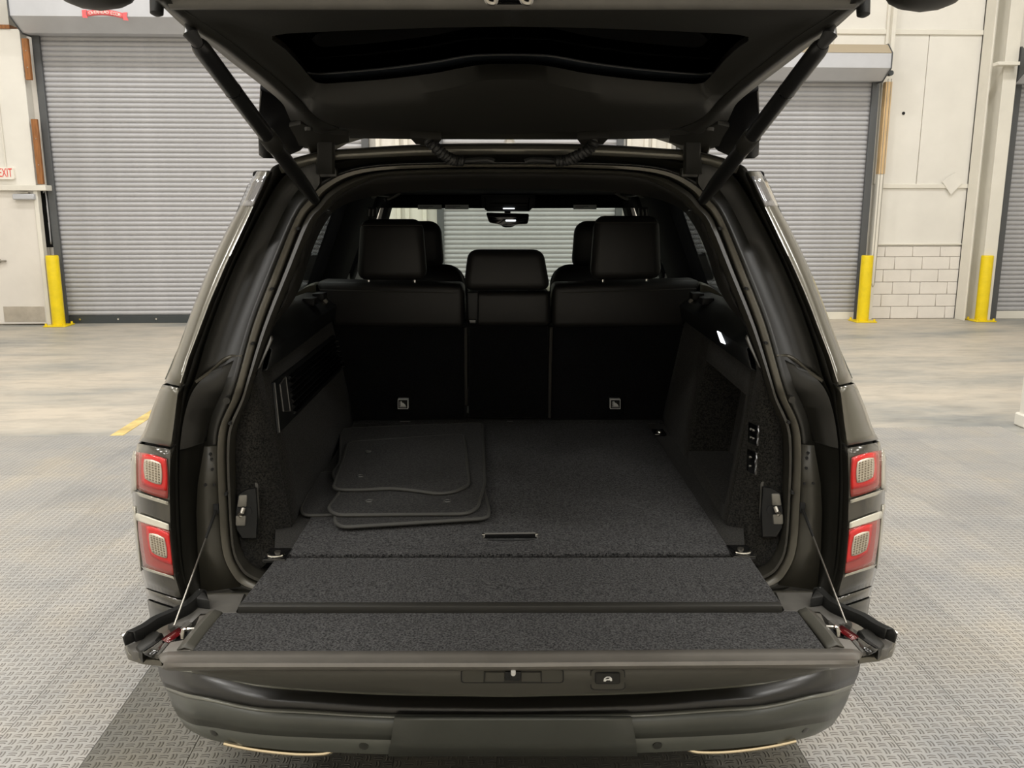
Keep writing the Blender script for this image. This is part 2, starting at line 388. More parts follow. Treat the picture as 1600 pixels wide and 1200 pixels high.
# ---------------------------------------------------------------- shutters
def shutter(name, pxl, pxr, ytop, zpitch, label, hood, bar='dark', yoff=0, right_open=False):
    """pxl/pxr: pixel columns of the curtain at pixel row 300; ytop: pixel row of the hood's lower edge"""
    yc = YW-.06
    xl = UR(pxl, 300, yc).x; xr = UR(pxr, 300, yc).x; zt = UR((pxl+pxr)/2, ytop, yc-.12).z
    root = empty(name, W(((xl+xr)/2, yc, 0)), label, 'shutter', 'roller shutters along the front wall')
    # slats: shared mesh, one object each
    bm = NB(); p = zpitch
    prof = [(0, 0), (-.010, p*.10), (-.020, p*.38), (-.020, p*.62), (-.011, p*.9), (0, p)]
    A = [V((xl-(xl+xr)/2, a, b)) for a, b in prof]; B = [V((xr-(xl+xr)/2, a, b)) for a, b in prof]
    loft(bm, [A, B]); loft(bm, [[v+V((0, .006, 0)) for v in A], [v+V((0, .006, 0)) for v in B]])
    bmesh.ops.recalc_face_normals(bm, faces=bm.faces)
    me = bpy.data.meshes.new('slat'); bm.to_mesh(me); bm.free(); me.materials.append(MT['slat'])
    me.polygons.foreach_set('use_smooth', [True]*len(me.polygons)); me.set_sharp_from_angle(angle=math.radians(50))
    z = .11; k = 0
    while z < zt+.02:
        o = bpy.data.objects.new('slat', me); C.objects.link(o); o.location = W(((xl+xr)/2, yc, z)); par(o, root); z += p
    bm = NB(); wbox(bm, (xl, yc-.035, .0), (xr, yc+.01, .11), .004); bb = obj('bottom_bar', bm, 'darksteel' if bar == 'dark' else 'post', root)
    if bar == 'dark':
        q = xl+.2
        while q < xr:
            bm = NB(); cyl(bm, W((q, yc-.045, .06)), W((q, yc-.03, .06)), .014, n=8); obj('bolt', bm, 'chrome', bb); q += .53
    for s, xx in ((-1, xl), (1, xr)):
        bm = NB(); wbox(bm, (xx-.045 if s < 0 else xx-.045, yc-.07, 0), (xx+.045, yc-.03, zt+.02), .004); wbox(bm, (xx-.05 if s < 0 else xx+.04, yc-.07, 0), (xx-.04 if s < 0 else xx+.05, YW, zt+.02))
        obj('guide_rail', bm, 'guide', root)
    # hood: faceted sheet-metal cover
    d, h, ex = hood
    x0, x1 = xl-ex[0], xr+ex[1]
    pf = [(YW, zt), (YW-d*.55, zt-.01), (YW-d, zt+h*.29), (YW-d, zt+h*.71), (YW-d*.72, zt+h), (YW, zt+h*1.03)]
    bm = NB(); a = [[W((xx, q[0], q[1])) for q in pf] for xx in (x0, x1)]
    loft(bm, a, True); hd = obj('hood', bm, 'hood', root, smooth=False)
    bm = NB(); loft(bm, [[W((xx, q[0]-.003, q[1]+.004)) for q in pf[3:]] for xx in (x0, x1)]); obj('hood_top_tint', bm, 'hoodtan', hd, smooth=False, solid=.004)  # tan overlay: beige reflection on the hood's upper faces put into colour
    for xx in (x0, x1):
        c = sum((V(q) for q in pf), V((0, 0)))/6
        bm = NB(); prism(bm, [W((xx-.006, c.x+(q[0]-c.x)*1.06, c.y+(q[1]-c.y)*1.08)) for q in pf], W((.012, 0, 0))-W((0, 0, 0))); obj('end_plate', bm, 'guide', hd, smooth=False)
    return root, (xl, xr, zt, yc, d, h)
sh1, g1 = shutter('roller_shutter', 84, 573, 56, .0655, 'wide grey slatted roller shutter behind the yellow bollard by the exit door', (.62, .49, (.06, .15)))
sh2, g2 = shutter('roller_shutter', 688, 966, 126, .0655, 'grey roller shutter seen through the windscreen between the front headrests', (.5, .44, (.12, .12)))
sh3, g3 = shutter('roller_shutter', 1060, 1352, 126, .0655, 'narrower grey roller shutter right of the vehicle with a pull chain', (.5, .44, (.12, .02)), bar='pale')
sh4, g4 = shutter('roller_shutter', 1569, 1960, 132, .0655, 'grey roller shutter beyond the white column, cut by the right edge', (.5, .44, (.16, .12)), bar='pale')
# faded ribbon badge on the wide shutter's hood, OVERHEAD DOOR
xl, xr, zt, yc, d, h = g1
yf = YW-d-.006
c0 = UR(164, 21, yf); n = 24
def arc(t, off):                               # t -1..1 along the ribbon
    x = c0.x+t*.225; z = c0.z-.03*t*t+.012 - .012*t
    return W((x, yf, z+off))
bm = NB(); loft(bm, [[arc(-1+2*k/n, .034) for k in range(n+1)], [arc(-1+2*k/n, -.034) for k in range(n+1)]]); rb = obj('ribbon_badge', bm, 'ribbon', sh1, solid=.003)
for s, xo in ((1, 1.12), (-1, -1.12)):
    p = arc(xo, 0); q = p-W((0, .006, 0)); bm = NB()
    prism(bm, [q+V((-.03, 0, .05)), q+V((.03, 0, .055)), q+V((.018, 0, .01)), q+V((.036, 0, -.045)), q+V((-.03, 0, -.04))], V((0, .004, 0))); obj('ribbon_end', bm, 'ribbon', rb, smooth=False)
for k, ch in enumerate('OVERHEAD DOOR'):
    if ch == ' ': continue
    t = -.80+1.60*k/12; o = arc(t, 0); tx = (arc(t+.02, 0)-arc(t-.02, 0)).normalized()
    text(ch, .054, frame_m(o-W((0, .004, 0)), tx, V((0, 0, 1))), 'sign', rb, 'letter')
# pull chain beside the narrower shutter
tp = UR(1389, 112, YW-.30); bt = UR(1358, 470, YW-.30)
bm = NB()
for sx in (0, .045):
    z = .55
    while z < tp.z-.1:
        tube(bm, [W((tp.x+sx-.004, YW-.30, z)), W((tp.x+sx+.004, YW-.30, z+.022))], .0055, 5); z += .026
tube(bm, cr([W((tp.x, YW-.3, .55)), W((tp.x+.022, YW-.3, .49)), W((tp.x+.045, YW-.3, .55))], 4), .005, 5)
ch = obj('pull_chain', bm, 'steel', sh3); ch['kind'] = 'stuff'
bm = NB(); cyl(bm, W((tp.x+.02, YW-.33, tp.z-.02)), W((tp.x+.02, YW-.26, tp.z-.02)), .035, n=16); tube(bm, [W((tp.x+.02, YW-.26, tp.z-.02)), W((tp.x+.02, YW, tp.z-.02))], .015, 8); obj('chain_wheel', bm, 'darksteel', ch)

# ---------------------------------------------------------------- wall pieces
def wl(px0, px1, py0, py1, d=0):               # pixel box on the wall face -> room x0,x1,z0,z1
    a = UR(px0, py1, YW-d); b = UR(px1, py0, YW-d); return a.x, b.x, a.z, b.z
# block courses right of the narrower shutter (lower wall)
xa = UR(1356, 440, YW).x; xb = UR(1519, 440, YW).x
zs = [UR(1430, q, YW).z for q in (499, 478.5, 459.5, 440.5, 421, 401, 385)]; zs[0] = 0
bmesh_cache = {}
def blocks(xa, xb, zs, L=.41, phase=.0):
    for r, (z0, z1) in enumerate(zip(zs, zs[1:])):
        x = xa-(L*(.5 if r % 2 else .12)+phase)
        while x < xb:
            a, b = max(x, xa), min(x+L, xb); x += L
            if b-a < .04: continue
            bm = NB(); wbox(bm, (a+.003, YW-.035, z0+.003), (b-.003, YW+.01, z1-.003), .006); obj('block', bm, 'block', wallf)
blocks(xa, xb, zs)
# boarded panels above the blocks
z380, z384 = UR(1430, 380, YW).z, UR(1430, 384, YW).z
z287, z294 = UR(1430, 287.5, YW).z, UR(1430, 294.5, YW).z
z47, z55 = UR(1430, 47, YW).z, UR(1430, 55, YW).z
xs = UR(1441, 170, YW).x; xcol = UR(1534, 290, YW).x
x13 = UR(1372, 290, YW).x
for (a, b, z0, z1) in ((x13, xcol, z384, z287), (x13, xs, z294, z47), (xs, xcol, z294, z47), (x13, xcol, z55, ZC), (UR(1302, 60, YW).x, x13-.06, UR(1300, 76, YW).z, z47), (UR(1302, 30, YW).x, x13-.06, z55, ZC)):
    bm = NB(); wbox(bm, (a+.005, YW-.022, z0+.004), (b-.005, YW+.01, z1-.004), .003); obj('wall_panel', bm, 'wall', wallf)
for (a, b, z0, z1) in ((x13, xcol-.02, z287, z294), (x13-.06, xcol-.15, z380, z384+.012), (UR(1302, 50, YW).x, xcol, z55, z47)):
    bm = NB(); wbox(bm, (a, YW-.05, min(z0, z1)), (b, YW+.01, max(z0, z1)), .006); obj('wall_rail', bm, 'post', wallf)
# diamond patch
c = UR(1487, 286, YW-.05); s = .155
bm = NB(); prism(bm, [W((c.x+a*s, YW-.062, c.z+b*s)) for a, b in ((0, -1.05), (1, .05), (.25, .95), (-.95, .15))], W((0, .012, 0))-W((0, 0, 0))); obj('patch_plate', bm, 'wall', wallf, smooth=False)
# small holes / plugs in the wall
for px, py, r in ((1412, 177, .022), (1514, 350, .025)):
    c = UR(px, py, YW-.03); bm = NB(); cyl(bm, W((c.x, YW-.03, c.z)), W((c.x, YW+.01, c.z)), r, n=10); obj('wall_plug', bm, 'dark', wallf)
# slim post above the narrower shutter's right end
x = UR(1389, 40, YW).x
bm = NB(); wbox(bm, (x13-.085, YW-.06, z287), (x13+.03, YW+.01, ZC)); wbox(bm, (x13-.045, YW-.13, g3[2]+.3), (x13+.01, YW-.05, ZC)); obj('trim_1', bm, 'post')['kind'] = 'structure'
# timber jamb boards right of the narrower shutter
xj = UR(1383, 200, YW-.1).x
bm = NB(); wbox(bm, (xj-.06, YW-.15, UR(1378, 272, YW-.1).z), (xj-.035, YW, g3[2])); wbox(bm, (xj-.035, YW-.15, UR(1378, 272, YW-.1).z), (xj+.03, YW-.10, g3[2]), .004); wj = obj('trim_2', bm, 'palewood', smooth=False); wj['kind'] = 'structure'
bm = NB(); wbox(bm, (xj-.06, YW-.14, 0), (xj+.015, YW, UR(1378, 272, YW-.1).z), .004); o = obj('trim_3', bm, 'post', smooth=False); o['kind'] = 'structure'
# white steel H column
xc = UR(1545, 290, YW-.25).x
bm = NB(); wbox(bm, (xc-.19, YW-.06, 0), (xc+.17, YW-.03, ZC), .004); wbox(bm, (xc-.02, YW-.32, 0), (xc, YW-.03, ZC)); wbox(bm, (xc-.02, YW-.35, 0), (xc+.17, YW-.32, ZC), .004)
wbox(bm, (xc-.19, YW-.30, 0), (xc-.17, YW-.03, ZC), .003)
o = obj('trim_4', bm, 'post', smooth=False); o['kind'] = 'structure'
c = UR(1576, 100, YW-.45)
bm = NB(); wbox(bm, (c.x-.17, YW-.50, c.z-.02), (c.x+.13, YW-.36, c.z+.025), .004); o = obj('bracket', bm, 'post', o)
# walls between shutters: posts and panels seen over the roof and through the windscreen
for pxa, pxb in ((590, 668), (976, 1046)):
    for q in (pxa, lerp(pxa, pxb, .38), lerp(pxa, pxb, .55), pxb-8):
        x = UR(q, 300, YW).x; bm = NB(); wbox(bm, (x, YW-.10, 0), (x+.06, YW, ZC), .004); o = obj('wall_stud', bm, 'post', wallf)
    a, b = UR(pxa, 300, YW).x, UR(pxb, 300, YW).x
    bm = NB(); wbox(bm, (a, YW-.03, .2), (b, YW+.01, ZC-.2), .004); obj('wall_panel', bm, 'wall', wallf)

# ---------------------------------------------------------------- exit corner, left
# pale wall facing over the door, set forward of the block wall
YD = YW-.22
x40 = UR(39, 200, YD).x; zh0, zh1 = UR(30, 298, YD).z, UR(30, 289.5, YD).z
bm = NB(); wbox(bm, (XL+.01, YD, zh1), (UR(52, 250, YD).x, YW, UR(20, 45, YD).z), .004); obj('wall_panel', bm, 'wall', wallf, smooth=False)
bm = NB(); wbox(bm, (XL+.01, YD-.02, UR(20, 45, YD).z), (x40-.05, YW, UR(20, 39, YD).z)); obj('wall_rail', bm, 'wood', wallf, smooth=False)
bm = NB(); wbox(bm, (XL+.01, YD, UR(20, 39, YD).z), (x40-.06, YW, ZC)); obj('wall_panel', bm, 'roofmat', wallf, smooth=False)
# pale block strip showing between the facing and the shutter guide
za = [UR(85, q, YW).z for q in (508, 485, 464, 444, 425, 406, 386)]; za[0] = 0
blocks(UR(74, 450, YW).x, UR(98, 450, YW).x, za, .41, .1)
bm = NB(); wbox(bm, (UR(58, 200, YW).x, YW-.05, zh1), (UR(78, 200, YW).x, YW, g1[2])); obj('wall_panel', bm, 'block', wallf, smooth=False)
bm = NB(); wbox(bm, (UR(62, 340, YW).x, YW-.02, za[-1]), (UR(90, 340, YW).x, YW, zh0)); obj('wall_recess', bm, 'dark', wallf, smooth=False)
# creased white plastic sheet stuffed into the gap
a = [UR(q, r, YW-.10)+V((-.02, 0, 0)) for q, r in ((70, 302), (74, 299), (78, 340), (83, 380))]; b = [UR(q, r, YW-.10)+V((-.03, 0, 0)) for q, r in ((74, 300), (77, 302), (82, 342), (85, 382))]
bm = NB(); loft(bm, [[W(p+V((0, .03*math.sin(k*2.1), 0))) for k, p in enumerate(cr(a, 5))], [W((p+q)/2+V((0, -.04, 0))) for p, q in zip(cr(a, 5), cr(b, 5))], [W(p) for p in cr(b, 5)]])
tag(obj('plastic_sheet', bm, 'sheet', solid=.003), 'white plastic sheet crumpled into the gap beside the exit door', 'sheet')
# timber boards beside the shutter guide
for (q0, r0, q1, r1, lab) in ((38, 60, 48, 125, 'upper short stained timber board hanging by the wide shutter hood'), (53, 186, 66, 288, 'longer stained timber board standing on the exit door header')):
    a, b = UR(q0+4, r0, YD-.03), UR(q1-4, r1, YD-.03); x = (a.x+b.x)/2
    bm = NB(); wbox(bm, (x-.045, YD-.05, b.z), (x+.035, YD-.001, a.z), .006)
    o = tag(obj('timber_board', bm, 'wood'), lab, 'board')
    for q in (.3, .7):
        z = lerp(b.z, a.z, q); bm = NB(); cyl(bm, W((x, YD-.054, z)), W((x, YD-.045, z)), .008, n=8); obj('screw', bm, 'steel', o)
# exit door
xr_ = UR(64.5, 400, YD).x; xl_ = UR(-20, 400, YD).x
bm = NB(); wbox(bm, (xl_, YD-.03, .02), (xr_, YD+.02, zh0), .004); door = struct('door_1', bm, 'door')
x0, x1, z0, z1 = wl(-20, 68, 502, 478.5, .25)
bm = NB(); wbox(bm, (UR(8, 490, YD).x, YD-.036, .05), (xr_-.02, YD-.03, UR(30, 478.5, YD).z), .001); obj('kick_plate', bm, 'kick', door)
a, b = UR(20, 303, YD-.08), UR(55, 312, YD-.08)
bm = NB(); wbox(bm, (a.x, YD-.11, b.z), (b.x, YD-.03, a.z), .012); dc = obj('door_closer', bm, 'hood', door)
bm = NB(); wbox(bm, (lerp(a.x, b.x, .25), YD-.10, a.z+.005), (lerp(a.x, b.x, .75), YD-.05, a.z+.022)); obj('closer_arm', bm, 'steel', dc)
a = UR(3, 408, YD-.06); bm = NB(); cyl(bm, W((a.x-.06, YD-.06, a.z)), W((a.x+.055, YD-.06, a.z)), .014); cyl(bm, W((a.x-.05, YD-.07, a.z)), W((a.x-.05, YD-.03, a.z)), .03); obj('lever_handle', bm, 'steel', door)
bm = NB(); wbox(bm, (XL+.01, YD-.09, zh0), (UR(76, 293, YD).x, YW-.02, zh1), .006); wbox(bm, (xr_+.005, YD-.05, 0), (xr_+.06, YD+.05, zh0), .004); o = obj('trim_5', bm, 'post', smooth=False); o['kind'] = 'structure'
# exit sign, lettering on both halves of the word in view
a, b = UR(-12, 261, YD-.04), UR(23, 280, YD-.04)
es = empty('exit_sign', W(((a.x+b.x)/2, YD-.03, b.z)), 'white exit sign with red letters above the exit door, cut by the left edge', 'sign')
bm = NB(); prism(bm, [W(p) for p in rounded([(a.x, YD-.05, b.z), (b.x, YD-.05, b.z), (b.x, YD-.05, a.z), (a.x, YD-.05, a.z)], .03)], W((0, .05, 0))-W((0, 0, 0))); obj('face', bm, 'sign', es, smooth=False)
text('EXIT', (a.z-b.z)*1.02, frame_m(W(((a.x+b.x)/2+.03, YD-.053, (a.z+b.z)/2)), W((1, 0, 0))-W((0, 0, 0)), V((0, 0, 1))) @ Matrix.Diagonal((.55, 1, 1, 1)), 'signred', es)
x = UR(8.5, 255, YD-.02).x; bm = NB(); tube(bm, [W((x, YD-.02, a.z-.02)), W((x, YD-.02, 4.6))], .008, 8); obj('conduit', bm, 'post', es)

# ---------------------------------------------------------------- bollards
def bollard(px, py, label):
    p = UZR(px, py)+V((0, .15, 0)); root = empty('bollard', W(p), label, 'bollard', 'yellow bollards by the shutters'); r = .083
    zt = UR(px, 399, p.y).z
    bm = NB(); prof = [(r, .01), (r, zt-.02), (r*.95, zt-.004), (r*.85, zt)]
    n = 28; loft(bm, [[W((p.x+q*math.cos(2*PI*k/n), p.y+q*math.sin(2*PI*k/n), z)) for k in range(n)] for q, z in prof], True)
    bm.faces.new([bm.verts.new(W((p.x+.85*r*math.cos(2*PI*k/n), p.y+.85*r*math.sin(2*PI*k/n), zt))) for k in range(n)]); bmesh.ops.remove_doubles(bm, verts=bm.verts, dist=.0005)
    obj('post', bm, 'yellow', root)
    bm = NB(); wbox(bm, (p.x-.15, p.y-.15, 0), (p.x+.15, p.y+.15, .018), .004); bp = obj('base_plate', bm, 'yellow', root)
    for sx in (-1, 1):
        for sy in (-1, 1):
            bm = NB(); q = W((p.x+sx*.12, p.y+sy*.12, .018)); cyl(bm, q, q+V((0, 0, .03)), .016, n=6); obj('anchor_bolt', bm, 'yellow', bp)
bollard(84.5, 511.5, 'yellow steel bollard between the exit door and the wide shutter')
bollard(1354.5, 504.5, 'yellow steel bollard at the right foot of the narrower shutter')
bollard(1541.5, 503.5, 'yellow steel bollard in front of the white column')
# white post at the right edge by the corner of the tiles
p = UZR(1601, 669); bm = NB(); wbox(bm, (p.x, p.y, 0), (p.x+.3, p.y+.09, ZC), .01); wbox(bm, (p.x-.02, p.y-.02, 0), (p.x+.32, p.y+.11, .10), .01); o = obj('trim_6', bm, 'post', smooth=False); o['kind'] = 'structure'
# ================================================================== THE CAR (rear view, hatch and tailgate open)
car = empty('car', (0, 4.4, 0), 'dark grey sport utility vehicle with hatch and tailgate open on the dark tiles', 'car')
YT = [(.3, 1.93), (1.05, 1.93), (1.2, 1.955), (1.76, 2.26), (2.2, 2.5)]
yrear = lambda z: tab(YT, z)
def S(px, py, off=0): return UF(px, py, lambda z: yrear(z)+off)
def cobj(name, bm, m, parent=None, **k): return obj(name, bm, m, parent or car, **k)
def both(fn):                                  # left as traced, right mirrored
    for s in (-1, 1): fn((lambda p: V(p)) if s < 0 else mirx, s)
# body outline seen from the rear: inner edge of the outer skin / silhouette, by pixel row
I_T = [(258, 424), (275, 418), (311, 401), (336, 389), (423, 348.5), (472, 327.5), (519, 310), (561, 294), (601, 282), (615, 277), (665, 271), (700, 266), (760, 264), (830, 266), (850, 268), (900, 273), (935, 283), (1000, 290), (1046, 296)]
O_T = [(258, 404), (269, 402), (280, 394), (324, 375), (355, 357), (400, 335), (437, 319), (484, 301), (536, 282), (582, 266), (597, 259), (603, 253), (640, 238), (675, 226), (690, 217), (720, 209), (760, 207), (820, 210), (870, 215), (920, 228), (950, 233), (1000, 241), (1046, 248)]
def skin_pt(u, py, D, lift=0):
    """point on the rounded rear corner; u 0 at the inner edge, 1 at the silhouette"""
    a = S(tab(I_T, py), py); u = min(u, 1); k = math.sqrt(max(0, 1-u*u))
    p = U(lerp(tab(I_T, py), tab(O_T, py), u), py, Y=a.y+D*(1-k)*(.35+.65*u))
    return p+V((-.6*u, -max(.25, k), .1)).normalized()*lift
def skin_px(px, py, D, lift=0):
    i, o = tab(I_T, py), tab(O_T, py); return skin_pt(max(0, min(1, (px-i)/(o-i))), py, D, lift)
Zs = [(.33, .90), (.45, .955), (.75, .975), (1.02, .965), (1.17, .905)]
SLOPE = [(268, 0), (590, 5), (690, 9), (900, 18), (1024, 18)]
def skin_panel(name, rows, D, m, parent=None, fwd=True, top_in=None):
    def one(f, s):
        bm = NB(); R = []
        for k, py in enumerate(rows):
            sl = tab(SLOPE, py); r = [skin_pt(0, py+sl, D)+V((.0, .035, 0))]+[skin_pt(u/10, py+sl*(1-u/10), D) for u in range(11)]
            if fwd:
                e = r[-1]; q = .02 if e.z > 1.165 else 0; r += [V((e.x-.004+q*.6, e.y+.08, e.z)), V((e.x+.002+q, e.y+.35, e.z)), V((min(e.x+.004, -tab(Zs, e.z)-.004) if e.z < 1.165 else e.x+.024, 2.95, e.z))]
            R.append([f(p) for p in r])
        loft(bm, R); return cobj(name, bm, m, parent, solid=.003, ang=50)
    L = []; both(lambda f, s: L.append(one(f, s))); return L
rr = lambda a, b, n: [lerp(a, b, k/n) for k in range(n+1)]
skin_panel('quarter_pillar', rr(268, 598, 16), .10, 'paint')
skin_panel('quarter_panel', rr(601, 689, 9), .13, 'paint')
LH = skin_panel('tail_light', rr(693, 917, 14), .13, 'lamphouse')
skin_panel('bumper_corner', rr(920, 934, 2), .14, 'lamphouse')
skin_panel('bumper_side', rr(938, 1020, 6), .16, 'bumper2')
# dark backing behind the panel gaps
def backing(f, s):
    bm = NB(); R = []
    for py in rr(268, 1040, 24): R.append([f(skin_pt(u/8, py, .12, -.014)) for u in range(9)])
    loft(bm, R); cobj('body_backing', bm, 'dark', solid=.002)
both(backing)
# chrome strip and polished cap at the head of the pillar
def pillar_trim(f, s):
    bm = NB(); R = []
    for py in rr(276, 322, 5):
        R.append([f(skin_pt(u, py, .10, .003)) for u in (.0, .2, .45, .7, .95)])
    loft(bm, R); cobj('pillar_cap', bm, 'lampstrip', solid=.003)
    bm = NB(); tube(bm, [f(skin_pt(0.0, py, .10, .003)) for py in rr(400, 598, 10)], .0014, 6); cobj('chrome_strip', bm, 'steel')
both(pillar_trim)
# ---------------------------------------------------------------- tail lights: patches mapped on the lamp body
def patch(bm, quad, f, lift, n=8, m=8, r=.0, D=.13):
    """quad: pixel corners TL TR BR BL (bilinear, rounded by r)"""
    def at(a, b):
        t = [lerp(quad[0][i], quad[1][i], a) for i in (0, 1)]; q = [lerp(quad[3][i], quad[2][i], a) for i in (0, 1)]
        return lerp(t[0], q[0], b), lerp(t[1], q[1], b)
    G = []
    for j in range(m+1):
        row = []
        for i in range(n+1):
            a, b = i/n*2-1, j/m*2-1
            if r:                              # squircle mapping rounds the corners
                a2 = a*math.sqrt(max(0, 1-r*b*b/2)); b2 = b*math.sqrt(max(0, 1-r*a*a/2)); a, b = a2/math.sqrt(1-r/2*0), b2
            px, py = at((a+1)/2, (b+1)/2); row.append(f(skin_px(px, py, D, lift)))
        G.append(row)
    loft(bm, G)
def lamps(f, s):
    T = LH[0 if s < 0 else 1]
    defs = [
        ('outer_lens', 'darkred', ((215, 704), (263, 715), (264.5, 781), (215, 764)), .004, .25),
        ('bright_ring', 'red', ((226, 707), (262, 715), (264, 768), (225, 757)), .007, .3),
        ('led_panel', 'led', ((230, 714), (256, 721), (257, 758), (231, 748)), .010, .45),
        ('chrome_trim', 'clear', ((213, 766), (264.5, 783), (265, 788), (221, 774)), .007, 0),
        ('clear_edge', 'clear', ((209.5, 705), (216, 705), (217, 764), (208.5, 772)), .0055, 0),
        ('clear_edge', 'clear', ((209, 790), (213, 792), (223, 892), (219, 892)), .003, 0),
        ('chrome_bar', 'lampbar', ((217, 800), (266, 818), (268, 828), (217, 812)), .007, .25),
        ('outer_lens', 'darkred', ((217, 809), (267.5, 827), (278, 901), (227, 886)), .005, .3),
        ('bright_ring', 'red', ((231, 818), (268, 831), (276, 884), (239, 868)), .008, .3),
        ('led_panel', 'led', ((237, 829), (261, 837), (266, 872), (242, 862)), .011, .45),
        ('chrome_trim', 'clear', ((226, 884), (277.5, 901), (278, 904), (230, 889)), .007, 0)]
    for nm, mt, q, lf, r in defs:
        bm = NB(); patch(bm, q, f, lf, 8, 8, r); o = cobj(nm, bm, mt, T, solid=.003)
        if nm == 'led_panel':                  # raised cell grid of the reflector
            bm = NB(); N, M_ = 5, 8
            for j in range(M_):
                for i in range(N):
                    a0, a1, b0, b1 = (i+.2)/N*.84+.08, (i+.8)/N*.84+.08, (j+.18)/M_*.88+.06, (j+.82)/M_*.88+.06
                    def at(a, b):
                        t = [lerp(q[0][k], q[1][k], a) for k in (0, 1)]; u = [lerp(q[3][k], q[2][k], a) for k in (0, 1)]
                        return lerp(t[0], u[0], b), lerp(t[1], u[1], b)
                    c4 = [f(skin_px(*at(a, b), .13, lf+.0018)) for a, b in ((a0, b0), (a1, b0), (a1, b1), (a0, b1))]
                    ap = f(skin_px(*at((a0+a1)/2, (b0+b1)/2), .13, lf+.006))
                    vs = [bm.verts.new(p) for p in c4]; v = bm.verts.new(ap)
                    for k in range(4): bm.faces.new((vs[k], vs[(k+1) % 4], v))
            g = cobj('led_cells', bm, 'ledcell', T, smooth=False); g['kind'] = 'stuff'
both(lamps)

# ---------------------------------------------------------------- body opening: gutter, flange, seal (key points bottom -> top centre)
K_I = [(283, 945), (283, 935), (273, 900), (268, 850), (264, 760), (266, 700), (271, 665), (277, 615), (282, 601), (310, 519), (348.5, 423), (389, 336), (418, 275), (436, 256), (500, 237), (560, 232), (640, 227.5), (720, 225.5), (795, 225)]
K_R = [(300, 945), (299, 932), (289, 900), (284, 850), (280, 760), (281, 705), (284, 665), (293, 620), (306, 589), (327, 519), (363, 425), (410, 330), (440, 280), (468, 262), (520, 256), (575, 246), (650, 240), (720, 238), (795, 238)]
K_S = [(430, 928), (384, 914), (364, 896), (347, 855), (341, 765), (339.5, 705), (344, 665), (362, 623), (373, 589), (397, 503), (430, 418), (462.5, 339.5), (483.5, 310), (503, 289), (541, 269.5), (595, 260), (680, 257), (740, 256.5), (795, 256.5)]
K_G = [(436, 918), (396, 904), (376, 886), (363, 850), (357, 765), (355, 700), (360, 660), (379, 618), (387, 591), (411, 507), (444, 420), (474, 344), (496, 318), (512, 299), (547, 278), (597, 267.5), (680, 263), (740, 262), (795, 262)]
K_N = [(445, 908), (404, 893), (384, 878), (371, 845), (366, 760), (365, 700), (369.5, 665), (386, 625), (396, 592), (422, 513), (456, 429), (489, 350), (507, 328), (524, 309), (557, 289), (600, 275.5), (680, 272), (740, 271), (795, 271)]
def ring(K, off, n=4):
    pts = [S(px, py, off) for px, py in K]; return cr(pts, n)
def full(r): return r+[mirx(p) for p in r[-2::-1]]
rI, rR, rS, rG, rN = ring(K_I, .012), ring(K_R, .06), ring(K_S, .105), ring(K_G, .115), ring(K_N, .115)
def blend(A, B, t, dy=0): return [lerp(a, b, t)+V((0, dy, 0)) for a, b in zip(A, B)]
rC = [p+V((0, .075, 0)) for p in blend(rI, rR, .45)]
bm = NB(); loft(bm, [full(r) for r in (rI, rC, rR, blend(rR, rS, .12, .03), blend(rR, rS, .5, .035), blend(rR, rS, .85, .005), rS)]); gut = cobj('body_gutter', bm, 'gutter', solid=.002, ang=55)
bm = NB(); loft(bm, [full(r) for r in (rS, blend(rS, rG, .25, -.016), blend(rS, rG, .75, -.016), rG)]); cobj('opening_flange', bm, 'flange', solid=.002, ang=60)
bm = NB(); loft(bm, [full(r) for r in (rG, blend(rG, rN, .06, .014), blend(rG, rN, .18, -.002), blend(rG, rN, .4, -.020), blend(rG, rN, .7, -.020), rN, [p+V((0, .03, 0)) for p in rN])]); sl = cobj('door_seal', bm, 'seal', solid=.002, ang=60)
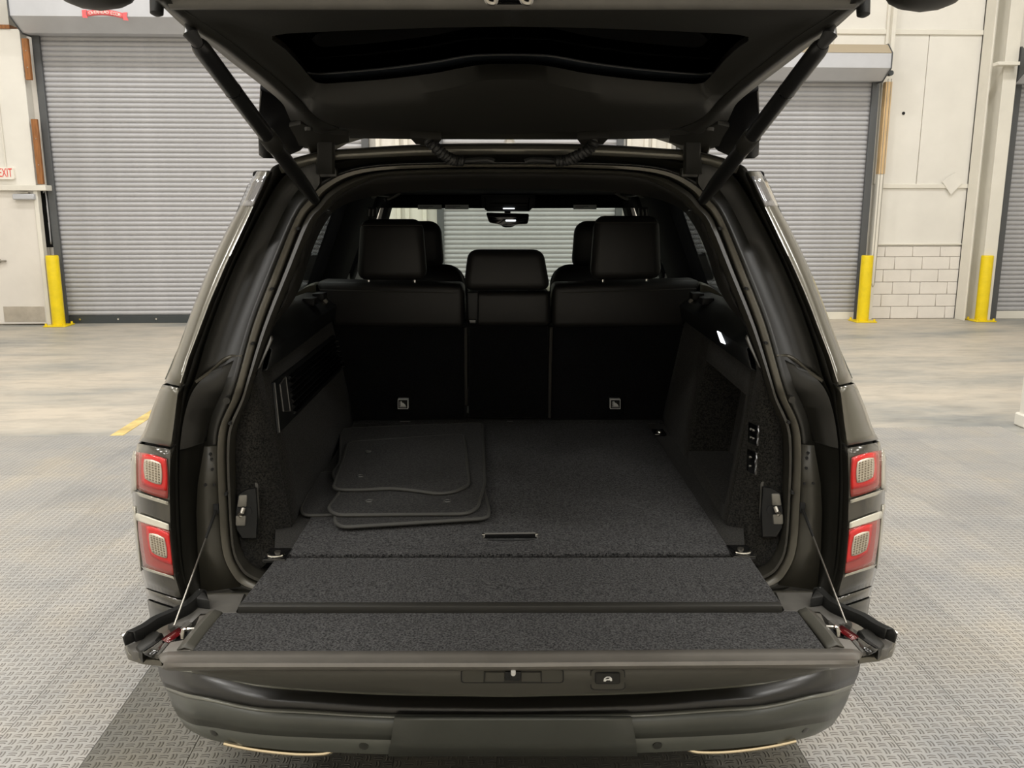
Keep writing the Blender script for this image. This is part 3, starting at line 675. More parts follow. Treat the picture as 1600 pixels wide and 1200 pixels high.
def gutter_bits(f, s):
    # sloping rib, lower step plate, plug, cable slot
    pts = [f(S(px, py, o)) for px, py, o in ((379, 557, .104), (369, 557, .108), (360, 557.5, .112), (347, 564, .108), (333, 577, .095), (320, 587, .08), (305, 597, .066))]
    bm = NB(); tube(bm, cr(pts, 5), .0045, 8); cobj('gutter_rib', bm, 'flange', gut)
    bm = NB(); loft(bm, [[f(S(px, py, .088)) for px, py in ((319, 698), (309, 757), (307, 800), (309, 860), (315, 925))], [f(S(px, py, .098)) for px, py in ((340, 696), (342, 757), (343, 800), (348, 860), (376, 916))]]); cobj('step_plate', bm, 'gutterplate', gut, solid=.006)
    ea = cr([S(px, py, o) for px, py, o in ((282, 704, .058), (283, 688, .058), (288, 655, .058), (297, 622, .06), (310, 600, .07), (333, 579, .09))], 5)
    eb = cr([S(px, py, o) for px, py, o in ((317, 692, .098), (320, 682, .103), (327, 655, .108), (338, 628, .108), (352, 600, .108), (368, 562, .109))], 5)
    bm = NB(); loft(bm, [[f(p+V((0, .02, 0))) for p in ea], [f(p) for p in ea], [f(lerp(p, q, .5)+V((0, -.006, 0))) for p, q in zip(ea, eb)], [f(p) for p in eb], [f(p+V((0, .02, 0))) for p in eb]]); cobj('corner_panel', bm, 'gutter', gut, solid=.003)
    c = f(S(357, 624, .10)); bm = NB(); tube(bm, [c+V((0, -.016, 0)), c+V((0, .01, 0))], [.0085, .0095], 12); cobj('rubber_plug', bm, 'gutter', gut)
    a = S(338, 795, .092); bm = NB(); hexa(bm, [f(a+V((x, y, z))) for y in (-.004, .004) for x, z in ((-.006, -.012), (.006, -.012), (.006, .012), (-.006, .012))]); cobj('cable_slot', bm, 'dark', gut)
    for px, py in ((329, 709), (331, 717), (332, 733), (321, 757), (335, 757)):
        a = f(S(px, py, .089)); bm = NB(); tube(bm, [a, a+V((0, -.004, 0))], .0035, 8); cobj('plate_rivet', bm, 'dark', gut)
both(gutter_bits)
def drain(f, s):
    for px, py in ((467, 357), (426, 451), (396, 536), (361, 660), (355, 770)):
        a = f(S(px, py, .098)); bm = NB(); tube(bm, [a+V((0, -.012, 0)), a+V((0, .01, 0))], .004, 8); cobj('flange_clip', bm, 'dark', gut)
both(drain)
# roof header steps, roof and body shell
bm = NB(); k0 = 14*4
for t, r in ((.25, .006), (.62, .005)):
    tube(bm, [p+V((0, .01-.02*t, .002)) for p in full(blend(rI[k0:], rR[k0:], t))], r, 6)
cobj('roof_gutter_step', bm, 'rubber')
def roofpt(u, Y):                              # u -1..1 across
    a = rI[13*4+int(round((1-abs(u))*20))]; x = a.x if u < 0 else -a.x
    dz = .012*math.sin(min(1, (Y-2.2)/2.6)*PI)
    return V((x*(1+.03*min(1, (Y-2.2))), Y if Y > 2.33 else a.y+.005, a.z+dz-.013))
us = [-1+k/20 for k in range(41)]
bm = NB(); loft(bm, [[roofpt(u, Y) for u in us] for Y in (2.2, 2.4, 2.8, 3.4, 4.0, 4.5, 4.75)]); cobj('roof_panel', bm, 'paint', solid=.02)
ap = U(796, 222, Y=2.75); bm = NB()
loft(bm, [[V((ap.x+x*.02*q, 2.72+.09*(1-q)*.3+yy, ap.z-.012+.024*z)) for x, yy in ((-1, 0), (-.5, -.03), (.5, -.03), (1, 0), (1, .12), (-1, .12))] for q, z in ((1, 0), (.75, .6), (.45, 1))], True); cobj('roof_aerial', bm, 'steel')
# side body: lower shell with doors, greenhouse pillars and glass
def sides(f, s):
    bm = NB(); loft(bm, [[f(V((-x+(.06 if Y > 6.0 else 0), Y, z))) for Y in (2.93, 3.2, 4.0, 5.2, 6.0, 6.45)] for z, x in Zs]); sd = cobj('body_side', bm, 'paint', solid=.01)
    gx = lambda z: -lerp(.875, .66, (z-1.17)/.53)
    def pane(nm, Y0, Y1, Yt0, Yt1, m):
        bm = NB(); hexa(bm, [f(V((gx(z)+d, Y, z))) for d in (0, .006) for Y, z in ((Y0, 1.175), (Y1, 1.175), (Yt1, 1.66), (Yt0, 1.66))]); cobj(nm, bm, m)
    pane('quarter_glass', 2.15, 3.62, 2.30, 3.58, 'tint'); pane('rear_door_glass', 4.27, 4.42, 4.22, 4.38, 'tint'); pane('front_door_glass', 4.54, 5.25, 4.5, 4.66, 'tint')
    def pillar(nm, Y0, Y1, Yt0, Yt1, d=.05):
        bm = NB(); hexa(bm, [f(V((gx(z)+e, Y, z))) for e in (-.006, d) for Y, z in ((Y0, 1.16), (Y1, 1.16), (Yt1, 1.70), (Yt0, 1.70))], .006); cobj(nm, bm, 'liner')
    pillar('pillar_trim', 3.60, 4.29, 3.56, 4.24); pillar('pillar_trim', 4.40, 4.56, 4.36, 4.52)
    bm = NB(); tube(bm, cr([f(V((gx(1.17), 5.38, 1.14))), f(V((gx(1.4)+.03, 5.05, 1.4))), f(V((gx(1.66)+.05, 4.70, 1.66)))], 6), .032, 8); cobj('windscreen_pillar', bm, 'itrim')
    bm = NB(); hexa(bm, [f(V((gx(1.68)+e, Y, z))) for e in (-.01, .06) for Y, z in ((2.7, 1.655), (4.75, 1.655), (4.75, 1.725), (2.7, 1.725))], .008); cobj('roof_rail', bm, 'satin')
    # wheels
    for Y in (2.95, 5.85):
        c = f(V((-.86, Y, .375+TT))); bm = NB(); n = 36
        pr = [(-.11, .24), (-.125, .33), (-.10, .368), (-.04, .375), (.04, .375), (.10, .368), (.12, .33), (.11, .24)]
        loft(bm, [[c+V((dx, r*math.cos(2*PI*k/n), r*math.sin(2*PI*k/n))) for k in range(n)] for dx, r in pr], True); wh = cobj('wheel', bm, 'tyre')
        bm = NB(); loft(bm, [[c+V((dx*(-s)*-1, r*math.cos(2*PI*k/n), r*math.sin(2*PI*k/n))) for k in range(n)] for dx, r in ((.10, .24), (.06, .22), (.03, .05))], True)
        cobj('rim', bm, 'steel', wh, solid=.01)
        bm = NB()
        for k in range(10):
            a = 2*PI*k/10; tube(bm, [c+V((s*.09, .05*math.cos(a), .05*math.sin(a))), c+V((s*.095, .235*math.cos(a), .235*math.sin(a)))], [.02, .013], 6)
        cobj('wheel_spokes', bm, 'lampstrip', wh)
    # door mirror
    c = V((-1.02, 4.72, 1.285)); bm = NB(); hexa(bm, [f(c+V((x, y, z))) for y, k in ((-.03, 1), (.14, .7)) for x, z in ((-.11*k, -.075*k), (.10*k, -.075*k), (.10*k, .085*k), (-.11*k, .085*k))], .025, 3); hexa(bm, [f(V((x, y, z))) for y in (4.72, 4.82) for x, z in ((-1.0, 1.17), (-.86, 1.14), (-.86, 1.19), (-1.0, 1.24))], .01); cobj('door_mirror', bm, 'gloss')
both(sides)
bm = NB(); loft(bm, [[V((x*k, Y, z)) for x in (-.9, -.7, 0, .7, .9)] for Y, z, k in ((5.3, 1.10, .98), (5.8, 1.09, .98), (6.5, 1.05, .93), (6.72, .95, .88))]); cobj('bonnet', bm, 'paint', solid=.01)
bm = NB(); box(bm, (-.86, 6.4, .36), (.86, 6.80, .97), .08, 4); cobj('front_bumper', bm, 'paint')
bm = NB(); box(bm, (-.80, 2.05, .30), (.80, 6.4, .50), .03); cobj('underbody', bm, 'dark')
bm = NB(); box(bm, (-.84, 5.2, .45), (.84, 5.3, 1.06), .02); cobj('bulkhead', bm, 'dash')
bm = NB(); hexa(bm, [V((x, Y, z)) for Y, z in ((0, 0),) for x in ()] or [V(p) for p in ((-.64, 4.76, 1.63), (.64, 4.76, 1.63), (.82, 5.38, 1.10), (-.82, 5.38, 1.10), (-.64, 4.77, 1.638), (.64, 4.77, 1.638), (.82, 5.39, 1.108), (-.82, 5.39, 1.108))]); cobj('windscreen', bm, 'clearglass')

# ---------------------------------------------------------------- interior shell
bm = NB(); box(bm, (-.70, 2.42, 1.668), (.70, 4.76, 1.70), .01); cobj('headliner', bm, 'liner')
bm = NB(); box(bm, (-.70, 4.70, 1.60), (.70, 4.78, 1.69), .01); hd = cobj('windscreen_header', bm, 'liner')
for s in (-1, 1):
    bm = NB(); hexa(bm, [V((s*x, y, z)) for y in (4.50, 4.535) for x, z in ((.10, 1.598), (.60, 1.60), (.585, 1.66), (.10, 1.655))], .012, 3); sv = cobj('sun_visor', bm, 'liner')
    for (a, b) in (((653, 690), (695.5, 732)) if s < 0 else ((896, 932),)):
        p, q = U(a, 327, Y=4.494), U(b, 320, Y=4.494); bm = NB(); box(bm, (p.x, 4.493, p.z), (q.x, 4.5, q.z)); lb = cobj('warning_label', bm, 'label', sv, smooth=False)
        for k in range(2):
            bm = NB(); z = lerp(p.z, q.z, .35+.3*k); box(bm, (lerp(p.x, q.x, .08), 4.4915, z-.001), (lerp(p.x, q.x, .45+.2*k), 4.493, z+.001)); cobj('label_line', bm, 'dark', sv, smooth=False)
# overhead console and mirror
def pxbox(bm, a, b, Y, d, bev=0, seg=3):
    p, q = U(a[0], b[1], Y=Y), U(b[0], a[1], Y=Y); box(bm, (p.x, Y, p.z), (q.x, Y+d, q.z), bev, seg)
bm = NB(); pts = [U(px, py, Y=4.30) for px, py in ((752, 304), (836, 304), (835, 322), (827, 330), (761, 330), (753, 322))]; prism(bm, pts, (0, .3, .0), .004); oc = cobj('overhead_console', bm, 'itrim')
for a, b in ((757, 309), (827, 309)):
    bm = NB(); tube(bm, [U(a, b, Y=4.295), U(a+(2 if a < 790 else -2), 328, Y=4.295)], .004, 6); cobj('console_trim', bm, 'chrome', oc)
bm = NB(); pxbox(bm, (764, 317), (824, 323), 4.28, .03, .004); cobj('console_bar', bm, 'itrim', oc)
bm = NB(); pxbox(bm, (786, 325), (804, 326.6), 4.275, .004, .001); cobj('console_glint', bm, 'lamp_and_glint', oc)  # glowing bar standing in for a highlight reflected on the console
bm = NB(); prism(bm, rounded([U(px, py, Y=4.36) for px, py in ((759, 332), (827, 334), (825, 350), (806, 351), (800, 355.5), (787, 355.5), (782, 351), (764, 348))], .012), (0, .05, 0), .006, 3); mr = cobj('rear_view_mirror', bm, 'gloss')
bm = NB(); tube(bm, [U(793, 322, Y=4.43), U(793, 340, Y=4.41)], .016, 10); cobj('mirror_stalk', bm, 'gloss', mr)
bm = NB(); pxbox(bm, (790, 343.5), (806, 346), 4.352, .006, .003); cobj('mirror_glint', bm, 'lamp_and_glint', mr)  # no lamp: glowing patch paints a bright reflection on the mirror
# upper trim arch, pillar trim
K_T = [(795, 294), (735, 294), (668, 296), (600, 303), (560, 311), (534, 321), (519, 332)]
tri = [S(px, py, .26) for px, py in K_T][::-1]; tri = cr(tri, 4)                 # from the corner to the centre
seg = rN[12*4:]; n = len(tri)
src = [seg[min(len(seg)-1, int(round(k*(len(seg)-1)/(n-1))))]+V((0, .02, 0)) for k in range(n)]
bm = NB(); loft(bm, [full(src), full([lerp(a, b, .5)+V((0, -.01, .004)) for a, b in zip(src, tri)]), full(tri), full([p+V((0, .03, .012)) for p in tri])]); cobj('rear_header_trim', bm, 'uptrim', solid=.003)
K_P = [(519, 331), (500, 361), (483, 402), (469, 447), (450, 480), (432, 502), (421, 524), (404, 575)]
pp = cr([S(px, py, o) for (px, py), o in zip(K_P, (.26, .24, .22, .20, .17, .15, .13, .12))], 4)
seg = rN[8*4:12*4+1][::-1]; n = len(pp)
def pillars(f, s):
    src = [seg[min(len(seg)-1, int(round(k*(len(seg)-1)/(n-1))))]+V((0, .02, 0)) for k in range(n)]
    bm = NB(); loft(bm, [[f(p) for p in r] for r in (src, [lerp(a, b, .5)+V((0, -.015, 0)) for a, b in zip(src, pp)], pp, [p+V((-.05, .08, 0)) for p in pp])]); cobj('rear_pillar_trim', bm, 'uptrim', solid=.003)
    bm = NB(); prism(bm, [f(S(px, py, .11)) for px, py in ((423, 525), (425, 531), (419, 545), (405, 575), (402, 577))], (0, .012, 0), .002); cobj('trim_cap', bm, 'grey')
both(pillars)
# load-space side trim (world x as a function of y, z)
wx = lambda Y, z: -(.552+.036*(Y-1.9)/1.3+.055*max(0, (z-.8))/.4)
def UWl(px, py, sgn=-1):
    X = .58*sgn
    for _ in range(20):
        p = U(px, py, X=X); X = .5*X+.5*(-sgn)*wx(p.y, p.z)
    return U(px, py, X=X)
FZ = .80; ZT = 1.205; YC = 2.10; YSB = 3.24
def side_trim(f, s):
    P = lambda Y, z: f(V((wx(Y, z), Y, z)))
    grid = [YC, 2.2, 2.35, 2.5, 2.65, 2.8, 2.95, 3.1, YSB]
    zr_ = [FZ-.03, .9, 1.0, 1.1, ZT]
    rec = None
    if s > 0:
        a, b, c_, d_ = UWl(1103, 563.5, 1), UWl(1175, 623, 1), UWl(1162, 850, 1), UWl(1090, 736, 1)
        Yf, Yn, zt, zb = a.y, b.y, (a.z+b.z)/2, .835
        Yn = max(Yn, YC+.05); rec = (Yn, Yf, zb, zt); grid = sorted(set(grid+[Yn, Yf])); zr_ = sorted(set(zr_+[zt, zb]))
    bm = NB()
    for Y0, Y1 in zip(grid, grid[1:]):
        for z0, z1 in zip(zr_, zr_[1:]):
            if rec and rec[0]-1e-6 <= Y0 and Y1 <= rec[1]+1e-6 and rec[2]-1e-6 <= z0 and z1 <= rec[3]+1e-6: continue
            bm.faces.new([bm.verts.new(P(Y, z)) for Y, z in ((Y0, z0), (Y1, z0), (Y1, z1), (Y0, z1))])
    # funnel from the door seal to the wall
    bmesh.ops.remove_doubles(bm, verts=bm.verts, dist=1e-5)
    rn = rN[1*4:9*4+1]; lo, hi = FZ-.03, ZT
    A = [f(p+V((0, .015, 0))) for p in rn]; B = [P(YC, max(lo, min(hi, p.z+.01))) for p in rn]
    loft(bm, [A, [lerp(a, b, .5)+V((.012*(1 if f(V((1, 0, 0))).x < 0 else -1)*0, -.012, 0)) for a, b in zip(A, B)], B])
    st = cobj('side_trim', bm, 'sidecarpet', solid=.004)
    if rec:
        Yn, Yf, zb, zt = rec; dx = .13; bm = NB(); O = lambda Y, z: P(Y, z)+V((dx, 0, 0))
        for q in (((Yn, zb), (Yf, zb)), ((Yf, zb), (Yf, zt)), ((Yf, zt), (Yn, zt)), ((Yn, zt), (Yn, zb))):
            (a, b), (c_, d_) = q; bm.faces.new([bm.verts.new(v) for v in (P(a, b), P(c_, d_), O(c_, d_), O(a, b))])
        bm.faces.new([bm.verts.new(O(a, b)) for a, b in ((Yn, zb), (Yf, zb), (Yf, zt), (Yn, zt))])
        cobj('side_recess', bm, 'sidecarpet', st, solid=.003, smooth=False)
    # plastic ledge above the carpet, belt trim to the glass
    bm = NB(); R = []
    for dx, z in ((0, ZT), (.014, ZT+.004), (.022, ZT+.05), (-.035, ZT+.095), (-.075, ZT+.10), (-.12, ZT+.085)):
        R.append([P(Y, min(z, ZT))+V((dx*(1 if s < 0 else -1), 0, max(0, z-ZT))) for Y in (yrear(z)+.145, 2.3, 2.6, 2.9, 3.28)])
    loft(bm, R); lg = cobj('side_ledge', bm, 'itrim', solid=.004)
    bm = NB(); loft(bm, [[P(Y, ZT)+V((dx*(1 if s < 0 else -1), 0, dz)) for Y in (2.2, 2.6, 3.0, 3.5, 4.2, 5.3)] for dx, dz in ((-.12, -.35), (-.12, .07), (-.21, .07), (-.25, -.02))]); cobj('belt_trim', bm, 'itrim', solid=.004)
    # bosses and hooks on the ledge
    for Y in (2.85, 3.02):
        c = P(Y, ZT)+V((-.02*(1 if s < 0 else -1), 0, .092)); bm = NB(); hexa(bm, [c+V((x, y, z)) for y in (-.03, .03) for x, z in ((-.02, -.01), (.02, -.01), (.02, .014), (-.02, .014))], .004); cobj('blind_mount', bm, 'itrim', lg)
    c = P(3.05, ZT)+V((.0, -.02, .075)); bm = NB(); tube(bm, [c, c+V((0, -.012, 0))], .008, 10); cobj('release_button', bm, 'steel', lg)
    return st
STL, STR = side_trim(lambda p: V(p), -1), side_trim(mirx, 1)
# cubby door with louvres on the left trim
q = [UWl(*p) for p in ((423, 597), (519, 523), (533, 575), (431, 678))]
def Q(a, b, lift=0): return lerp(lerp(q[0], q[1], a), lerp(q[3], q[2], a), b)+V((lift, 0, 0))
bm = NB(); hexa(bm, [Q(a, b, .0) for a, b in ((0, 0), (1, 0), (1, 1), (0, 1))]+[Q(a, b, .008) for a, b in ((0, 0), (1, 0), (1, 1), (0, 1))], .003); cb = cobj('cubby_door', bm, 'itrim', STL)
for k in range(7):
    b0 = .09+k*.122; bm = NB()
    hexa(bm, [Q(a, b, .008) for a, b in ((.17, b0), (.97, b0), (.97, b0+.085), (.17, b0+.085))]+[Q(.17, b0+.03, .018), Q(.97, b0+.03, .018), Q(.97, b0+.085, .011), Q(.17, b0+.085, .011)]); cobj('louvre', bm, 'gloss', STL, smooth=False)
bm = NB(); tube(bm, [Q(a, b, .010) for a, b in ((.13, .06), (.135, .78), (.06, .66), (.055, .12))], .0022, 6, True); cobj('handle_surround', bm, 'grey', STL)
bm = NB(); hexa(bm, [Q(a, b, .004) for a, b in ((.06, .12), (.125, .10), (.125, .74), (.06, .64))]+[Q(a, b, .0095) for a, b in ((.06, .12), (.125, .10), (.125, .74), (.06, .64))]); cobj('finger_slot', bm, 'dark', STL, smooth=False)
bm = NB(); tube(bm, [Q(0.003, b, .009) for b in (.02, .25, .5, .75, .98)], .002, 6); cobj('door_edge', bm, 'grey', STL)
for k in range(6):
    a = Q(.93, .12+.15*k, .019); bm = NB(); tube(bm, [a, Q(.975, .16+.15*k, .019)], .0014, 5); cobj('louvre_tip', bm, 'grey', STL)
# sockets, courtesy lamp on the right trim
for (px0, py0, px1, py1, nb) in ((1172, 659, 1187, 697, 4), (1170, 701, 1184, 742, 2)):
    cs = [UWl(a, b, 1) for a, b in ((px0+1, py0), (px1, py0+6), (px1-1, py1), (px0, py1-6))]
    bm = NB(); hexa(bm, cs+[p+V((-.006, 0, 0)) for p in cs], .002); so = cobj('power_socket', bm, 'gloss', STR)
    for k in range(nb):
        a, b = ((.35+.3*(k % 2), .3+.4*(k//2)) if nb == 4 else (.45, .3+.4*k)); p = lerp(lerp(cs[0], cs[1], a), lerp(cs[3], cs[2], a), b)
        bm = NB(); tube(bm, [p, p+V((-.009, 0, 0))], .003, 8); cobj('contact', bm, 'steel', so)
cs = [UWl(a, b, 1)+V((-.006, 0, 0)) for a, b in ((1120, 517), (1126, 518), (1131, 537), (1125, 537))]
bm = NB(); hexa(bm, [U(a, b, X=.598) for a, b in ((1119.5, 517), (1126, 519), (1132, 538), (1125.5, 535))]+[U(a, b, X=.598)+V((.02, 0, 0)) for a, b in ((1119.5, 517), (1126, 519), (1132, 538), (1125.5, 535))], .002); cobj('courtesy_lamp', bm, 'lamp_and_glint', STR)
# latch housings on both sides of the opening
def latch(f, s):
    G = lambda px, py, Y: f(U(px, py, Y=Y))
    Yl = 2.065
    bm = NB(); prism(bm, rounded([G(px, py, Yl) for px, py in ((366, 757), (403, 754), (405.5, 800), (403.5, 848), (372, 846))], .008), (0, .012, 0)); lt = cobj('latch_base', bm, 'grey')
    bm = NB(); fr = [(371, 772), (386, 763), (401, 761), (404, 800), (402, 843), (378, 843), (368, 828), (367, 800)]
    loft(bm, [[G(px, py, Yl+.004) for px, py in fr], [G(lerp(px, 385, .12), lerp(py, 803, .06), Yl-.030) for px, py in fr]], True)
    bm.faces.new([bm.verts.new(G(lerp(px, 385, .12), lerp(py, 803, .06), Yl-.030)) for px, py in fr]); cobj('latch_cover', bm, 'itrim', lt, ang=30)
    for quad in (((373, 774), (386, 774), (385, 792.5), (370, 792.5)), ((368, 806), (384, 806), (383, 822), (367.5, 822))):
        bm = NB(); a = [G(px, py, Yl-.034) for px, py in quad]; hexa(bm, a+[p+V((0, .05, 0)) for p in a], .003); cobj('latch_plate', bm, 'latchmetal', lt)
    bm = NB(); a = [G(px, py, Yl-.032) for px, py in ((370, 793), (391, 793), (394, 800), (390, 806), (369, 806))]; prism(bm, a, (0, .01, 0)); cobj('latch_mouth', bm, 'dark', lt, smooth=False)
    bm = NB(); tube(bm, [G(380, 794, Yl-.036), G(378, 801, Yl-.042), G(374, 803, Yl-.038), G(377, 806, Yl-.036)], .006, 8); cobj('latch_claw', bm, 'steel', lt)
both(latch)
# load floor
zc = FZ
def fl(px, py, z=zc): return U(px, py, Z=z)
bm = NB(); pts = [V((-.555, 1.915, zc)), V((.555, 1.915, zc)), V((.60, 2.1, zc)), V((.70, 2.6, zc)), V((.70, 3.35, zc)), V((-.70, 3.35, zc)), V((-.70, 2.6, zc)), V((-.60, 2.1, zc))]
prism(bm, [p for p in pts], (0, 0, -.03)); lf = cobj('load_floor', bm, 'sidecarpet', smooth=False)
a = [fl(*p) for p in ((448, 866), (1128, 864), (1000, 690), (575, 690))]
# raised centre board with chamfer, leaving the side tracks as grooves
xb = .522; bm = NB(); box(bm, (-xb, 1.906, zc-.005), (xb, 3.16, zc+.006), .004); cobj('floor_board', bm, 'carpet', lf)
bm = NB(); box(bm, (-.60, 3.17, zc-.005), (.60, 3.26, zc+.003), .002); cobj('seat_gap_strip', bm, 'carpet', lf)
# recessed handle
h = [fl(*p, z=zc+.006) for p in ((755, 834), (838, 833), (840, 841), (756, 841.5))]
bm = NB(); prism(bm, h, (0, 0, .0015)); hl = cobj('floor_handle', bm, 'gloss', lf, smooth=False)
bm = NB(); tube(bm, [fl(756, 840, zc+.008), fl(756, 834, zc+.008), fl(838, 833, zc+.008), fl(840, 840, zc+.008)], .0022, 6); cobj('handle_rim', bm, 'grey', hl)
for px, py in ((755.5, 836), (838.5, 835)):
    c = fl(px, py, zc+.008); bm = NB(); box(bm, c-V((.004, .004, .001)), c+V((.004, .004, .003)), .001); cobj('handle_clip', bm, 'chrome', hl)
bm = NB(); pts = [fl(px, py, zc+.008) for px, py in ((762, 843), (800, 844), (834, 842.5))]; tube(bm, pts, .002, 6); cobj('handle_lip', bm, 'itrim', hl)
# tie-down eyes
for px, py in ((433, 868), (1158, 863), (1030, 676)):
    k = 1 if py > 700 else .8; c = fl(px, py, zc+.006); bm = NB(); box(bm, c+V((-.027*k, -.03, -.006)), c+V((.027*k, .04, .004)), .004); td = cobj('tie_down', bm, 'gloss')
    n = 14; bm = NB(); tube(bm, [c+V((.018*k*math.cos(PI*i/n), -.010-.014*math.sin(PI*i/n), .007)) for i in range(n+1)], .0032, 8); cobj('ring', bm, 'chrome', td)
    bm = NB(); tube(bm, [c+V((0, .006, .002)), c+V((0, .006, .008))], .0075, 10); cobj('screw_head', bm, 'steel', td)
# bridging flap between floor and tailgate
fa = [fl(432, 871, .806), fl(1172, 870, .806), fl(1222, 944, .80), fl(373, 945, .80)]
bm = NB(); prism(bm, fa, (0, 0, -.014), .003); fp = cobj('floor_flap', bm, 'carpet', smooth=False)
bm = NB(); a = [fl(371, 947.5, .8005), fl(1223, 946.5, .8005)]; hexa(bm, [a[0], a[1], a[1]+V((0, 0, -.022)), a[0]+V((0, 0, -.022)), a[0]+V((0, .02, 0)), a[1]+V((0, .02, 0)), a[1]+V((0, .02, -.022)), a[0]+V((0, .02, -.022))], .002); cobj('flap_edge', bm, 'satin', fp)

# ---------------------------------------------------------------- rear seats
def hx(bm, quad, Y, d, bev, seg=3, taper=1):
    """quad of pixel corners TL TR BR BL (x, y[, y-offset])"""
    P = [U(p[0], p[1], Y=Y+(p[2] if len(p) > 2 else 0)) for p in quad]; c = sum(P, V())/4
    hexa(bm, P+[V((c.x+(p.x-c.x)*taper, p.y+d, c.z+(p.z-c.z)*taper)) for p in P], bev, seg)
def seat(name, top, low, carpetq, label=None):
    bm = NB(); hx(bm, top, 3.08, .16, .022, 4); st = cobj(name, bm, 'leather')
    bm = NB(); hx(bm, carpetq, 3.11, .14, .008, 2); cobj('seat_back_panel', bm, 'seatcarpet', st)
    bm = NB(); tube(bm, [U(px, py, Y=3.083) for px, py in ((top[0][0]+9, top[0][1]+13), (top[1][0]-9, top[1][1]+13))], .0018, 6); cobj('seam', bm, 'binding2', st)
    return st
sL = seat('rear_seat', ((491, 440, .03), (724, 445), (725, 513), (521, 512, .02)), None, ((520, 508), (727, 510), (727, 656, .10), (548, 657, .10)))
sR = seat('rear_seat', ((864, 445), (1097, 438, .03), (1070, 512, .02), (862, 513)), None, ((862, 510), (1074, 508), (1040, 657, .10), (860, 656, .10)))
sM = seat('rear_seat', ((728, 455), (860, 455), (861, 511), (728, 511)), None, ((733, 509), (857, 509), (857, 654, .10), (732, 654, .10)))
for x, q in ((727.5, 3.085), (861.5, 3.085)):
    bm = NB(); tube(bm, [U(x, 512, Y=3.10), U(x+(.5 if x < 800 else -2), 580, Y=3.15), U(x+(1 if x < 800 else -3), 652 if x > 800 else 632, Y=3.2)], .006, 8); cobj('seat_piping', bm, 'binding2', sM)
bm = NB(); hx(bm, ((729, 456), (748, 456), (747, 508), (731, 508)), 3.065, .04, .006); rl = cobj('seat_release', bm, 'itrim', sM)
bm = NB(); hx(bm, ((732, 499), (744, 499), (744, 507), (733, 507)), 3.055, .02, .003); cobj('release_catch', bm, 'gloss', rl)
def headrest(name, quad, Y, d, parent, posts=(), bev=.035, puff=None):
    bm = NB(); hx(bm, quad, Y, d, bev, 5, .92); hr = cobj(name, bm, 'leather', parent)
    for px in posts:
        bm = NB(); a = U(px, quad[2][1]-4, Y=3.135); tube(bm, [a, a+V((0, 0, -.05))], .0055, 10); cobj('headrest_post', bm, 'chrome', parent)
    return hr
hl_ = headrest('headrest', ((560, 341, .02), (660, 341, .02), (668, 440), (554, 440)), 3.0, .11, sL, (576, 648))
hr_ = headrest('headrest', ((929, 336, .02), (1033, 336, .02), (1037, 438), (921, 440)), 3.0, .11, sR, (942, 1010))
headrest('headrest', ((730, 390, .02), (850, 390, .02), (862, 455), (722, 455)), 2.99, .14, sM, (), .03)
for o, (x0, x1, y0) in ((hl_, (558, 664, 352)), (hr_, (926, 1032, 348))):
    bm = NB(); tube(bm, [U(x0+4, y0, Y=3.003), U(x1-4, y0, Y=3.003)], .0016, 5); cobj('seam', bm, 'binding2', sL if o is hl_ else sR)
# child-seat anchor labels
for st, cx in ((sL, 629.5), (sR, 961.5)):
    Yl = 3.165; G = lambda px, py: U(px, py, Y=Yl+(py-632)*.0007)
    bm = NB(); a = [G(cx-8, 624), G(cx+8, 624), G(cx+8, 639), G(cx-8, 639)]; prism(bm, a, (0, .03, 0)); cobj('anchor_label', bm, 'white', st, smooth=False)
    bm = NB(); a = [G(cx-7, 625)+V((0, -.001, 0)), G(cx+7, 625)+V((0, -.001, 0)), G(cx+7, 638)+V((0, -.001, 0)), G(cx-7, 638)+V((0, -.001, 0))]; prism(bm, a, (0, .002, 0)); cobj('label_field', bm, 'labelblack', st, smooth=False)
    bm = NB(); ds = V((0, -.003, 0))
    prism(bm, [G(cx+x, 632+y)+ds for x, y in ((-3.5, -5), (-2, -5.5), (-1, -3), (1, -2.5), (4.5, 1), (4.5, 2.5), (-3.5, 2.5))], (0, .001, 0)); prism(bm, [G(cx+x, 632+y)+ds for x, y in ((-5.5, 3.2), (5.5, 3.2), (5.5, 4), (-5.5, 4))], (0, .001, 0)); prism(bm, [G(cx+x, 632+y)+ds for x, y in ((-5, -5), (-4.4, -5), (-4.4, 2), (-5, 2))], (0, .001, 0))
    cobj('child_seat_symbol', bm, 'white', st, smooth=False)
for px, st in ((633, sL), (955, sR), (800, sM), (851, sM)):
    bm = NB(); tube(bm, [U(px-8, 659.3, Y=3.2), U(px+8, 659.3, Y=3.2)], .003, 6); cobj('anchor_bar', bm, 'steel', st)
def bolster(f, s):
    bm = NB(); R = []
    for k in range(7):
        t = k/6; R.append([f(U(lerp(493, 453, t), lerp(446, 470, t**2), Y=lerp(3.12, 3.02, t))+V((0, y, z))) for y, z in ((0, -.12*(1-t*.6)), (0, 0), (.08, .005), (.14, -.05))])
    loft(bm, R); cobj('seat_bolster', bm, 'leather2', solid=.004)
both(bolster)
